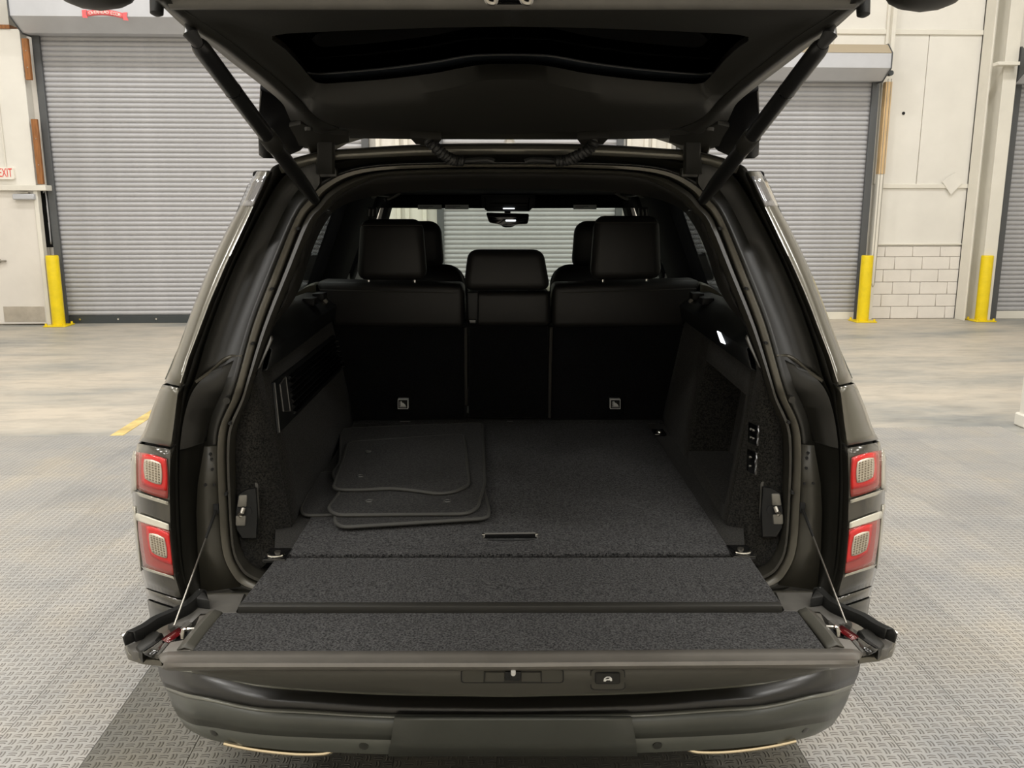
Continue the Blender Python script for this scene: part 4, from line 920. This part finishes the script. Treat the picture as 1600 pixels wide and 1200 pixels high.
# front seats, wheel, dash
def fseat(s):
    cx = s*.405; bm = NB(); hexa(bm, [V((cx+x, y, z)) for y, k in ((3.72, 1), (3.86, .9)) for x, z in ((-.25, .78), (.25, .78), (.225*k, 1.36), (-.225*k, 1.36))], .075, 5); fs = cobj('front_seat', bm, 'leather')
    bm = NB(); hexa(bm, [V((cx+x*k, y, z)) for y, k in ((3.76, 1), (3.87, .9)) for x, z in ((-.135, 1.335), (.135, 1.335), (.12, 1.545), (-.12, 1.545))], .05, 5); cobj('headrest', bm, 'leather', fs)
    for x in (-.06, .06):
        bm = NB(); tube(bm, [V((cx+x, 3.81, 1.25)), V((cx+x, 3.81, 1.33))], .007, 8); cobj('headrest_post', bm, 'chrome', fs)
    bm = NB(); box(bm, (cx-.25, 3.8, .62), (cx+.25, 4.35, .82), .06, 4); cobj('seat_cushion', bm, 'leather', fs)
fseat(-1); fseat(1)
for s in (-1, 1):
    bm = NB(); box(bm, (s*.05 if s > 0 else -.66, 3.2, .60), (.66 if s > 0 else -.05, 3.7, .76), .05, 3); cobj('seat_cushion', bm, 'leather')
n = 32; bm = NB(); c = V((-.40, 4.62, 1.13)); tube(bm, [c+V((.185*math.cos(2*PI*k/n), -.07*math.sin(2*PI*k/n), .175*math.sin(2*PI*k/n))) for k in range(n)], .016, 8, True); sw = cobj('steering_wheel', bm, 'leather')
bm = NB(); tube(bm, [c+V((-.17, 0, 0)), c+V((.17, 0, 0))], .022, 8); tube(bm, [c+V((0, .02, -.17)), c+V((0, .1, 0))], .03, 8); cobj('wheel_spokes', bm, 'itrim', sw)
bm = NB(); box(bm, (-.80, 4.72, .75), (.80, 5.30, 1.09), .07, 4); cobj('dashboard', bm, 'dash')
bm = NB(); box(bm, (-.84, 2.4, .46), (.84, 5.25, .56)); cobj('cabin_floor', bm, 'dark')
# grab handles and belt guides
def grabs(f, s):
    for (a, b) in (((606, 311), (626, 301)), ((582, 308), (592, 302))):
        bm = NB(); tube(bm, cr([f(U(a[0], a[1], Y=3.6)), f(U((a[0]+b[0])/2, (a[1]+b[1])/2+1.5, Y=3.57)), f(U(b[0], b[1], Y=3.55))], 4), .006, 6); cobj('grab_handle', bm, 'grey')
    bm = NB(); a = [U(px, py, Y=3.45) for px, py in ((573, 324), (588, 324), (588, 340), (573, 340))]; hexa(bm, [f(p) for p in a]+[f(p+V((0, .03, 0))) for p in a], .004); bg = cobj('belt_guide', bm, 'itrim')
    for px in (577.5, 583.5):
        bm = NB(); tube(bm, [f(U(px, 327, Y=3.445)), f(U(px-.8, 338, Y=3.445))], .0035, 6); cobj('belt_slot', bm, 'grey', bg)
both(grabs)

# ---------------------------------------------------------------- lower tailgate, folded flat
ZG = .785
tg = lambda px, py, z=ZG: U(px, py, Z=z)
# inner shell plate under everything, wings included (traced plan, real thickness)
plan = [(420, 985), (275, 1012), (252, 1032), (222, 1029), (200, 1022), (194, 1010), (198, 994), (222, 979), (262, 958), (300, 934), (318, 926), (384, 926)]
bm = NB(); L = [tg(px, py, .755) for px, py in plan]; poly = [p for p in L]+[mirx(p) for p in L[::-1]]
prism(bm, poly, (0, 0, -.012), .003); tgm = cobj('tailgate', bm, 'paint', ang=35)
tgp = lambda name, bm, m, **k: cobj(name, bm, m, tgm, **k)
bm = NB(); a = [tg(346, 957.5), tg(1246, 955), tg(1293, 1018), tg(298, 1018)]; prism(bm, a, (0, 0, -.012), .002); tgp('tailgate_carpet', bm, 'carpet', smooth=False)
# lip: rounded nose bar across the end
xs_ = [250, 253, 262, 290, 400, 600, 795]
def lipcol(px, k):
    e = {0: .55, 1: .8, 2: .97}.get(k, 1)
    out = [tg(px, py) for py in (1018.5, 1026, 1033.5)]+[U(px, py, Y=Y) for py, Y in ((1037, 1.421), (1041, 1.419), (1044, 1.424), (1046.5, 1.446))]
    c = V((out[0].x, out[0].y-.02, ZG-.012))
    return [V((p.x, c.y+(p.y-c.y)*e, c.z+(p.z-c.z)*e)) for p in out]
cols = [lipcol(px, k) for k, px in enumerate(xs_)]; cols = cols+[[mirx(p) for p in c] for c in cols[-2::-1]]
bm = NB(); loft(bm, cols); tgp('tailgate_lip', bm, 'lip', solid=.004, ang=60)
# end face with latch and button
bel = [(300, 1048), (330, 1056), (400, 1068), (480, 1075), (575, 1080), (700, 1083.5), (795, 1084)]
rows = [[U(px, 1045.5, Y=1.445) for px, _ in bel], [U(px, lerp(1045.5, py, .5), Y=1.462) for px, py in bel], [U(px, py, Y=1.50) for px, py in bel], [U(px, py, Y=1.50)+V((0, .12, .0)) for px, py in bel]]
bm = NB(); loft(bm, [full(r) for r in rows]); ef = tgp('tailgate_end_face', bm, 'endface', solid=.004, ang=50)
def efp(px, py, d=0):
    t = (py-1045.5)/39; return U(px, py, Y=1.445+.017*min(1, t*2)+max(0, t-.5)*.076-d)
def epoly(pts, d, th, nm, m, par_=None, r=.004, **k):
    bm = NB(); prism(bm, rounded([efp(px, py, d) for px, py in pts], r), (0, th, 0)); return tgp(nm, bm, m, **k)
epoly(((720, 1046), (881, 1046), (881, 1067.5), (720, 1067.5)), .006, .006, 'latch_shadow_gap', 'dark', r=.009)
epoly(((722, 1047), (879, 1047), (879, 1066), (722, 1066)), .007, .010, 'latch_surround', 'endface', r=.008)
epoly(((756, 1049.5), (847, 1049.5), (847, 1066.5), (755, 1066.5)), .0085, .006, 'latch_recess', 'satin', r=.003)
epoly(((759, 1051), (788, 1051), (788, 1065), (758, 1065)), .0095, .006, 'latch_step', 'endface', r=.002)
epoly(((815, 1051), (844, 1051), (845, 1065), (815, 1065)), .0095, .006, 'latch_step', 'endface', r=.002)
epoly(((789, 1050), (814, 1050), (813, 1063), (790, 1063)), .012, .010, 'latch_block', 'gloss', r=.002)
a = efp(802, 1048.5, .016); bm = NB(); tube(bm, [a, efp(802, 1053, .014)], .0045, 10); tgp('latch_pin', bm, 'white')
epoly(((922.5, 1045.5), (976.5, 1045.5), (977, 1078.5), (922.5, 1078.5)), .006, .006, 'button_shadow_gap', 'dark', r=.013)
epoly(((924, 1046), (975, 1046), (976, 1077), (924, 1077)), .007, .010, 'button_surround', 'endface', r=.012)
epoly(((930, 1051), (969, 1051), (969, 1069), (930, 1069)), .0085, .005, 'button_groove', 'dark', r=.006)
epoly(((931.5, 1052.5), (967.5, 1052.5), (967.5, 1067.5), (931.5, 1067.5)), .0100, .005, 'close_button', 'satin', r=.005)
car_sym = [(943, 1064.5), (944, 1060), (948, 1057.5), (953, 1057.5), (956, 1060), (956.5, 1064), (954, 1064.5), (953, 1063), (948, 1063), (946, 1065)]
bm = NB(); prism(bm, [efp(px, py, .0115) for px, py in car_sym], (0, .001, 0)); tgp('button_symbol', bm, 'white', smooth=False)
bm = NB(); prism(bm, [efp(px, py, .0125) for px, py in ((946, 1061.5), (948.5, 1059.2), (952.5, 1059), (951, 1061))], (0, .001, 0)); tgp('symbol_window', bm, 'satin', smooth=False)
# side frames, striker loop, wing details
def wing(f, s):
    P = lambda px, py, z=ZG: f(tg(px, py, z))
    bm = NB(); prism(bm, [P(px, py, .768) for px, py in ((318, 928), (384, 927.5), (372, 945), (371, 957), (345, 958), (312, 958), (300, 975), (262, 976), (290, 948))], (0, 0, -.02), .003); tgp('hinge_plate', bm, 'grey')
    bm = NB(); prism(bm, [P(px, py, .787) for px, py in ((311, 961), (346, 958), (322, 985), (299, 1018), (252, 1019), (266, 1002), (291, 1001), (303, 982))], (0, 0, -.022), .004, 3); sf = tgp('side_frame', bm, 'lip')
    bm = NB(); R = []
    for k in range(9):
        t = k/8; a = tg(*[lerp(lerp((346, 958)[i], (322, 982)[i], t), lerp((322, 982)[i], (299, 1017)[i], t), t) for i in (0, 1)], ZG)
        R.append([f(a+V((-.026, -.002, .002))), f(a+V((-.013, 0, .007))), f(a+V((.0, 0, .002))), f(a+V((.004, 0, -.004)))])
    loft(bm, R); tgp('carpet_edge_trim', bm, 'endface', solid=.003)
    bm = NB(); prism(bm, [P(px, py, .775) for px, py in ((272, 1002), (288, 980), (305, 980), (292, 1001))], (0, 0, -.02)); tgp('striker_well', bm, 'dark', smooth=False)
    bm = NB(); tube(bm, cr([P(284, 1000, .775), P(286, 986, .787), P(290, 983.5, .790), P(303, 982.5, .788)], 4), .0042, 8); tgp('striker_loop', bm, 'chrome')
    bm = NB(); tube(bm, cr([P(245, 1026, .772), P(262, 1006, .778), P(280, 989, .778), P(296, 976, .775)], 5), .006, 8); tgp('frame_edge', bm, 'grey')
    # rubber seal strip, ends curled up
    ctl = [(201, 990), (222, 980), (242, 967), (265, 957), (288, 946), (303, 933), (311, 925), (316, 924)]
    bm = NB(); R = []
    for k, p in enumerate(cr([tg(px, py, .79) for px, py in ctl], 5)):
        R.append([f(p+V((x, y, z))) for x, y, z in ((-.006, -.006, -.022), (-.008, -.008, -.004), (-.003, 0, .004), (.006, .006, 0), (.008, .008, -.022))])
    loft(bm, R); tgp('edge_seal', bm, 'rubber', solid=.003)
    bm = NB(); prism(bm, [P(px, py, .79) for px, py in ((304, 934), (308, 923), (320, 925), (327, 937), (314, 936))], (0, 0, -.02), .004); tgp('seal_end', bm, 'rubber')
    a = tg(201, 990, .785); bm = NB(); tube(bm, [f(a), f(a+V((-.008, -.008, -.004)))], .006, 8); tgp('seal_tip', bm, 'steel')
    # wing tip: grey cap, dark block, glossy channel with the tail light's reflection painted as a red strip
    bm = NB(); prism(bm, rounded([P(px, py, .765) for px, py in ((197, 1008), (203, 992), (222, 983), (240, 983), (252, 990), (222, 1020), (208, 1019))], .012), (0, 0, -.016), .005, 3); tgp('wing_cap', bm, 'grey')
    bm = NB(); prism(bm, [P(px, py, .772) for px, py in ((212, 1009), (236, 984), (254, 988), (240, 1004), (222, 1021))], (0, 0, -.02), .004, 2); tgp('foam_block', bm, 'satin')
    bm = NB(); R = []
    for t in (0, .25, .5, .75, 1):
        c_ = [lerp(lerp((226, 1022)[i], (250, 1003)[i], t), lerp((250, 1003)[i], (281, 982)[i], t), t) for i in (0, 1)]
        R.append([P(c_[0]-7*(1-.4*t), c_[1]-5, .768), P(c_[0], c_[1], .780), P(c_[0]+9, c_[1]+4, .780), P(c_[0]+14, c_[1]+7, .766)])
    loft(bm, R); tgp('wing_channel', bm, 'gloss', solid=.003)
    bm = NB(); R = []
    for t in (.55, .7, .85, 1):
        c_ = [lerp(lerp((226, 1022)[i], (250, 1003)[i], t), lerp((250, 1003)[i], (281, 982)[i], t), t) for i in (0, 1)]
        R.append([P(c_[0]-2, c_[1]-1, .7835), P(c_[0]+3, c_[1]+2, .784), P(c_[0]+9, c_[1]+4, .7835)])
    loft(bm, R); tgp('tail_light_reflection', bm, 'redrefl', solid=.002)
    bm = NB(); prism(bm, [P(px, py, .772) for px, py in ((269, 979), (279, 972), (300, 972), (290, 979))], (0, 0, -.012)); tgp('cable_anchor', bm, 'grey', smooth=False)
    # steel support cable
    bm = NB(); tube(bm, [f(S(337, 799, .085)), P(272, 978, .79)], [.0022, .0022], 6); tgp('support_cable', bm, 'cable')
    a = S(337, 799, .085); b = tg(272, 978, .79); bm = NB(); tube(bm, [f(a), f(lerp(a, b, .28))], [.0045, .003], 6); tgp('cable_sleeve', bm, 'rubber')
both(wing)

# ---------------------------------------------------------------- rear bumper
pxs = [0, .003, .02, .04, .085, .13, .24]
BR = dict(
    T=[(795, 1086), (607, 1083), (475, 1076), (400, 1069), (325, 1052), (285, 1046), (247, 1038)],
    R=[(795, 1117), (607, 1116), (475, 1109), (400, 1105), (325, 1090), (290, 1083), (258, 1072)],
    R2=[(795, 1123), (607, 1122), (475, 1115), (400, 1111), (325, 1096), (292, 1090), (262, 1079)],
    C=[(795, 1157), (607, 1155), (475, 1151), (400, 1146), (335, 1136), (300, 1130), (279, 1118)],
    B=[(795, 1179), (607, 1177), (475, 1172), (400, 1166), (345, 1158), (315, 1149), (291, 1136)])
BY = dict(T=1.76, R=1.725, R2=1.715, C=1.72, B=1.745)
def brow(k, dy=0, dz=0, n=5):
    r = cr([U(px, py, Y=BY[k]+o)+V((0, dy, dz)) for (px, py), o in zip(BR[k], pxs)][::-1], n); e = r[0]
    return [V((e.x+.01, e.y+.55, e.z)), V((e.x-.012, e.y+.22, e.z)), V((e.x-.006, e.y+.06, e.z))]+r
rT = brow('T'); rTi = [p+V((0, .06, .004)) for p in rT]
bm = NB(); loft(bm, [full(r) for r in (rTi, rT, blend(rT, brow('R'), .5, -.006), brow('R'))]); bp_ = cobj('rear_bumper', bm, 'bumptop', solid=.004, ang=45)
bm = NB(); loft(bm, [full(r) for r in (brow('R'), brow('R2'))]); cobj('bumper_chamfer', bm, 'bumpline', bp_, solid=.004)
bm = NB(); loft(bm, [full(r) for r in (brow('R2'), blend(brow('R2'), brow('C'), .5, -.004), brow('C'))]); cobj('bumper_face', bm, 'bumper', bp_, solid=.004, ang=60)
bm = NB(); loft(bm, [full(r) for r in (brow('C'), brow('B'), brow('B', .06, -.004), brow('B', .3, .05))]); cobj('bumper_valance', bm, 'bumplow', bp_, solid=.004, ang=40)
bm = NB(); tube(bm, [p+V((0, -.003, 0)) for p in full(rT)], .0035, 6); cobj('bumper_edge', bm, 'bumpline', bp_)
# tow-eye cover, proud of the bumper
G = lambda px, py, Y: U(px, py, Y=Y)
bm = NB(); loft(bm, [[G(lerp(617, 986, k/6), 1119.5, BY['R2']-.006) for k in range(7)], [G(lerp(616, 987, k/6), 1123.5, BY['R2']-.008) for k in range(7)], [G(lerp(611, 993, k/6), 1156.5, BY['C']-.008) for k in range(7)], [G(lerp(607, 996, k/6), 1178, BY['B']-.008) for k in range(7)]]); cobj('tow_cover', bm, 'bumper', bp_, solid=.012, ang=25)
face = full([lerp(a, b, .42) for a, b in zip(brow('C', n=12), brow('B', n=12))])
for px, py in ((337, 1143), (573, 1164), (1025, 1163), (1259, 1138)):
    k = min(range(1, len(face)-1), key=lambda i: abs(project(face[i])[0]-px)); c = face[k]
    t_ = face[k+1]-face[k-1]; n_ = V((t_.y, -t_.x, 0)).normalized(); n_ = n_ if n_.y < 0 else -n_; n_ = (n_+V((0, 0, -.25))).normalized()
    c = c+V((0, 0, U(px, py, Y=c.y).z-c.z))
    bm = NB(); tube(bm, [c-n_*.02, c+n_*.0045, c+n_*.005], [.0105, .0105, .009], 18); pk = cobj('parking_sensor', bm, 'bumper2', bp_)
# exhaust trims under the bumper
def exhaust(f, s):
    pts = cr([U(px, py, Y=1.80) for px, py in ((350, 1161), (380, 1167.5), (420, 1173.5), (465, 1177.5), (505, 1177), (520, 1172.5))], 5)
    bm = NB(); tube(bm, [f(p) for p in pts], .0055, 8); ex = cobj('exhaust_trim', bm, 'champagne')
    a = [U(px, py, Y=1.82) for px, py in ((365, 1160), (510, 1168), (505, 1176), (380, 1166))]; bm = NB(); hexa(bm, [f(p) for p in a]+[f(p+V((0, .2, 0))) for p in a]); cobj('exhaust_outlet', bm, 'dark', ex)
both(exhaust)

# ---------------------------------------------------------------- hatch, raised
def zh(Y): return 1.777+(2.2-Y)*.2415
HN = V((0, .2415, 1)).normalized()
H0 = V((0, 2.2, 1.777))
def H(px, py, dn=0): return UP(px, py, H0-HN*dn, HN)       # dn: how far below the hatch plane (towards the floor)
out = [(462, 205), (450, 176), (440, 158), (404, 128), (360, 94), (334, 73), (294, 45), (258, 12), (240, -6), (212, -40)]
inn = [(530, 201), (500, 187), (480, 167), (440, 130), (398, 96), (356, 62), (315, 34), (276, 8), (258, -6), (236, -40)]
oL, iL = cr([H(px, py) for px, py in out], 4), cr([H(px, py, .02) for px, py in inn], 4)
up = [p+HN*.05+V((-.004, 0, 0)) for p in oL]
# outer skin with spoiler and flared lower corners
HW = [(1.28, .80), (1.36, .77), (1.44, .70)]+sorted((p.y, abs(p.x)-.012) for p in oL if 1.5 < p.y < 2.3)
def skx(Y, u):
    hw = tab(HW, Y)
    return V((hw*u, Y, zh(Y)+tab([(1.3, .03), (1.5, .07), (2.2, .075), (2.32, .044)], Y)-.085*abs(u)**7*tab([(1.3, .9), (1.6, .5), (2.0, .6), (2.32, 1.0)], Y)))
u2 = [-1+k/12 for k in range(25)]
bm = NB(); loft(bm, [[skx(Y, u) for u in u2] for Y in (2.32, 2.22, 2.1, 1.95, 1.8, 1.65, 1.55, 1.48, 1.40, 1.33)]); hat = cobj('hatch', bm, 'paint', solid=.012)
hp = lambda nm, bm, m, **k: cobj(nm, bm, m, hat, **k)
for f in (lambda p: V(p), mirx):
    bm = NB(); loft(bm, [[f(p) for p in r] for r in (up, oL, blend(oL, iL, .3, 0), [p-HN*.008 for p in blend(oL, iL, .6)], iL)])
    hp('hatch_frame', bm, 'hatchframe', solid=.004, ang=50)
# inner trim: frame around the glass (bilinear between glass edge and frame edge) with the bulged lower field
gl = [(800, 40), (700, 41.5), (600, 44.5), (512, 48), (425, 55), (446, 78), (465, 98), (480, 116), (492, 128), (505, 131.5), (520, 131), (600, 125), (675, 116), (712, 109), (750, 102.5), (775, 101), (800, 101)]
ed = [(800, 8), (680, 8), (560, 8), (420, 8), (276, 8), (330, 45), (385, 88), (440, 130), (470, 157), (490, 180), (530, 198), (600, 203), (660, 203.5), (712, 205.5), (750, 207), (775, 208), (800, 209)]
crease = [(800, 24), (690, 25), (580, 26), (466, 28), (350, 32), (388, 62), (425, 93), (462, 126), (490, 144), (502, 150), (530, 156), (600, 152), (675, 143), (712, 135), (750, 126.5), (775, 124), (800, 123.5)]
bul = [.02]*8+[.03, .045]+[.055]*7
def dens(L, fn): return cr([fn(i, p) for i, p in enumerate(L)], 3)
def mirL(r):                                   # open run from top centre round the left to bottom centre -> whole loop
    r = [V(p) for p in r]; r[0].x = r[-1].x = 0; return r+[mirx(p) for p in r[-2:0:-1]]+[V(r[0])]
gi = dens(gl, lambda i, p: H(*p, -.015)); gr = dens(gl, lambda i, p: H(*p, .012))
mid = dens(crease, lambda i, p: H(*p, bul[i]*.8)); mid2 = dens([(lerp(a[0], b[0], .35), lerp(a[1], b[1], .35)) for a, b in zip(crease, ed)], lambda i, p: H(*p, bul[i])); eo = dens(ed, lambda i, p: H(*p, .018))
bm = NB(); loft(bm, [mirL(r) for r in (gi, gr, mid, mid2, eo, [p+HN*.03 for p in eo])])
hp('hatch_trim', bm, 'hatchtrim', solid=.003, ang=60)
bm = NB(); prism(bm, [p+HN*.012 for p in gi]+[mirx(p)+HN*.012 for p in gi[::-1]], HN*.005); hp('hatch_glass', bm, 'hatchglass', smooth=False)
# dark band and heater line along the glass foot
b1 = cr([H(px, py, -.012) for px, py in ((480, 112), (490, 114), (520, 113), (600, 106), (675, 96), (720, 88), (750, 85), (800, 84))], 4)
b2 = cr([H(px, py, -.012) for px, py in ((486, 122), (497, 131), (520, 132), (600, 126), (675, 117), (720, 108), (750, 103), (800, 102))], 4)
bm = NB(); loft(bm, [full(b1), full(b2)]); hp('glass_band', bm, 'band', solid=.002)
bm = NB(); tube(bm, full([p-HN*.002 for p in b1]), .0013, 5); hp('glass_band_edge', bm, 'hatchframe')
# spoiler cheeks hanging beside the hinges
def hbits(f, s):
    a = [U(px, py, Y=lerp(1.98, 2.30, (py-140)/109)) for px, py in ((406, 140), (403, 200), (404, 243), (411, 248), (440, 249), (470, 236), (500, 205), (458, 168), (430, 150))]
    bm = NB(); prism(bm, [f(p) for p in a], V((0, .02, .03)), .004); hp('spoiler_cheek', bm, 'cheek')
    # corner pod at the lower (raised) edge
    n = 14; c = U(150, -17, Y=1.40); bm = NB(); R = []
    for t in (-1, -.93, -.75, -.45, 0, .45, .75, .93, 1):
        r = .0295*math.sqrt(max(.01, 1-t*t)); R.append([f(c+V((.060*t, 1.6*r*math.cos(2*PI*k/n), r*math.sin(2*PI*k/n)))) for k in range(n)])
    loft(bm, R, True); hp('corner_pod', bm, 'satin')
    c = H(245, 14, .0); bm = NB(); tube(bm, [f(c+HN*.02), f(c-HN*.008), f(c-HN*.011)], [.012, .011, .006], 14); hp('bump_stop', bm, 'rubber')
    # hinge: plate on the hatch, cranked strap to the roof
    pl = [H(px, py, .004) for px, py in ((452, 190), (470, 186), (492, 192), (520, 202), (545, 204), (546, 214), (528, 219), (500, 224), (486, 226), (468, 222), (462, 207))]
    bm = NB(); prism(bm, [f(p) for p in pl], HN*-.012, .003); hg = hp('hinge_plate', bm, 'hatchframe')
    bm = NB(); c = H(482, 200, .018); tube(bm, [f(c), f(c-HN*.008)], [.010, .008], 10); hp('hinge_bolt', bm, 'hatchframe')
    cen = [(505, 198, 2.20), (508, 210, 2.20), (509, 222, 2.215), (509, 240, 2.235), (508, 258, 2.25), (508, 272, 2.27)]
    wd = [26, 17, 13.5, 13, 14, 14]; bm = NB(); R = []
    for (px, py, Y), w_ in zip(cen, wd):
        a, b = U(px-w_, py, Y=Y), U(px+w_, py, Y=Y); R.append([f(a), f(a+V((.004, -.008, 0))), f(b+V((-.004, -.008, 0))), f(b), f(b+V((0, .012, 0))), f(a+V((0, .012, 0)))])
    loft(bm, R, True); hp('hinge_strap', bm, 'hatchframe', ang=35)
    a = [U(px, py, Y=2.285) for px, py in ((498, 262), (525, 262), (526, 276), (500, 277))]; bm = NB(); hexa(bm, [f(p) for p in a]+[f(p+V((0, .03, 0))) for p in a], .003); hp('hinge_foot', bm, 'gutter')
    # body bracket beside the hinge
    a = [U(px, py, Y=2.29) for px, py in ((466, 251), (493, 250), (500, 258), (500, 287), (488, 306), (468, 280), (462, 268))]; bm = NB(); prism(bm, [f(p) for p in a], (0, .03, 0), .004); cobj('hinge_bracket', bm, 'hatchframe')
    # powered strut
    A_, B_ = H(303, 60, .035), UF(495, 316, lambda z: yrear(z)+.06)
    D_ = B_-A_; at = lambda t: A_+D_*t
    bm = NB(); tube(bm, [f(at(t)) for t in (.02, .035, .05, .30, .50)], [.012, .0155, .0165, .0165, .0165], 16); su = hp('powered_strut', bm, 'strut')
    bm = NB(); tube(bm, [f(at(t)) for t in (.495, .50, .56, .575)], [.0165, .0195, .0195, .018], 16); hp('strut_collar', bm, 'hatchtrim')
    bm = NB(); tube(bm, [f(at(t)) for t in (.57, .72, .86, .98)], [.0175, .0170, .0165, .0120], 16); hp('strut_rod', bm, 'strut')
    bm = NB(); tube(bm, [f(at(.02)), f(at(-.02)), f(H(298, 42, .01))], [.010, .013, .011], 10); hp('strut_joint', bm, 'steel2')
    bm = NB(); tube(bm, [f(at(.24)), f(at(.245))], [.0172, .0172], 16); hp('strut_ring', bm, 'gloss')
    # corrugated wiring conduit
    K = ((664, 207, 2.17), (668, 217, 2.17), (680, 230, 2.18), (695, 243, 2.20), (708, 250, 2.22), (722, 251.5, 2.235)) if s < 0 else ((664, 210, 2.17), (665, 222, 2.17), (672, 233, 2.18), (690, 243, 2.20), (705, 250, 2.22), (722, 251.5, 2.235))
    pts = cr([U(px, py, Y=Y) for px, py, Y in K], 9); rad = [.0125+.0028*math.cos(k*PI*.75) for k in range(len(pts))]
    bm = NB(); tube(bm, [f(p) for p in pts], rad, 10); hp('wiring_conduit', bm, 'rubber', ang=80)
    bm = NB(); tube(bm, cr([f(U(px, py, Y=2.245)) for px, py in ((720, 251.5), (742, 250), (762, 249.5), (772, 252))], 4), .007, 8); hp('wiring_tail', bm, 'rubber')
    bm = NB(); a = [H(px, py, .004) for px, py in ((640, 202), (690, 205), (684, 213), (650, 213))]; prism(bm, [f(p) for p in a], HN*-.02, .004); hp('conduit_socket', bm, 'satin')
both(hbits)
# closing edge of the hatch across the top of the frame
bm = NB(); tube(bm, [H(px, 1, .012) for px in (266, 400, 600, 800, 1000, 1200, 1334)], .014, 12); hp('hatch_edge_bar', bm, 'grey')
bm = NB(); a = [H(px, py, .03) for px, py in ((758, -6), (840, -6), (833, 6), (822, 8.5), (777, 8.5), (766, 6))]; prism(bm, a, HN*.03, .003); hp('hatch_lock', bm, 'gloss')
for px in (763, 818):
    bm = NB(); tube(bm, cr([H(px-4, -4, .034), H(px, 4, .040), H(px+10, 5, .040), H(px+13, -4, .034)], 3), .004, 6); hp('lock_hoop', bm, 'steel', )
bm = NB(); prism(bm, [p for p in full([H(px, py, -.005) for px, py in ((470, 214), (540, 216), (640, 217.5), (795, 218))])]+[p for p in full([H(px, py, .0) for px, py in ((470, 192), (540, 194), (640, 196), (795, 198))])[::-1]], HN*.03); hp('hatch_hinge_edge', bm, 'gutter', smooth=False)

# ================================================================== loose floor mats in the load space
def floor_mat(label, poly, z, th, eyes=(), sag=0):
    P = [U(px, py, Z=z+th) for px, py in poly]; c = sum(P, V())/len(P)
    root = empty('floor_mat', (c.x, c.y, z), label, 'mat', 'loose carpet mats stacked in the load space')
    ln = rounded(P, .035, 4)
    bm = NB(); prism(bm, ln, (0, 0, -th*.9)); o = obj('pile', bm, 'mat', root, smooth=False)
    bm = NB(); tube(bm, [p+V((0, 0, -th*.45)) for p in ln], th*.62, 8, True); obj('bound_edge', bm, 'binding', root)
    for px, py in eyes:
        c = U(px, py, Z=z+th+.001); n = 16; bm = NB(); tube(bm, [c+V((.0085*math.cos(2*PI*k/n), .0085*math.sin(2*PI*k/n), .0005)) for k in range(n)], .0022, 6, True); ey = obj('eyelet', bm, 'itrim2', root)
        bm = NB(); cyl(bm, c, c+V((0, 0, .0006)), .007, n=14); obj('eyelet_hole', bm, 'dark', ey)
    return root
zz = FZ+.0065
floor_mat('lowest carpet mat, its left corner sticking out below the stack', ((497, 737), (700, 735), (720, 798), (474, 804), (470, 794)), zz, .007)
floor_mat('skewed carpet mat jutting out at the right front of the stack', ((532, 735), (745, 720), (764, 795), (763, 808), (534, 822), (523, 814)), zz+.0085, .008)
floor_mat('large rear carpet mat under the small wavy one, with two front eyelets', ((533, 669), (754, 660), (757, 755), (746, 792), (730, 801), (525, 803), (512, 793), (533, 766), (519, 738), (531, 722)), zz+.018, .008, ((577, 783), (699, 783)))
floor_mat('small carpet mat on top of the stack with a wavy front edge', ((544, 690), (724, 677.5), (727, 695), (733, 757), (709, 767), (685, 770), (650, 765), (612, 761), (560, 764), (520, 763), (525, 747), (537, 715)), zz+.0275, .008, ((575, 705.5), (563, 744)))

# the car and its loose mats stand slightly askew to the room
RZ = Matrix.Rotation(-PHI, 4, 'Z')
for o in list(C.objects):
    if o.parent is None and o.type == 'EMPTY' and (o.get('category') in ('car', 'mat')): o.matrix_basis = RZ @ o.matrix_basis
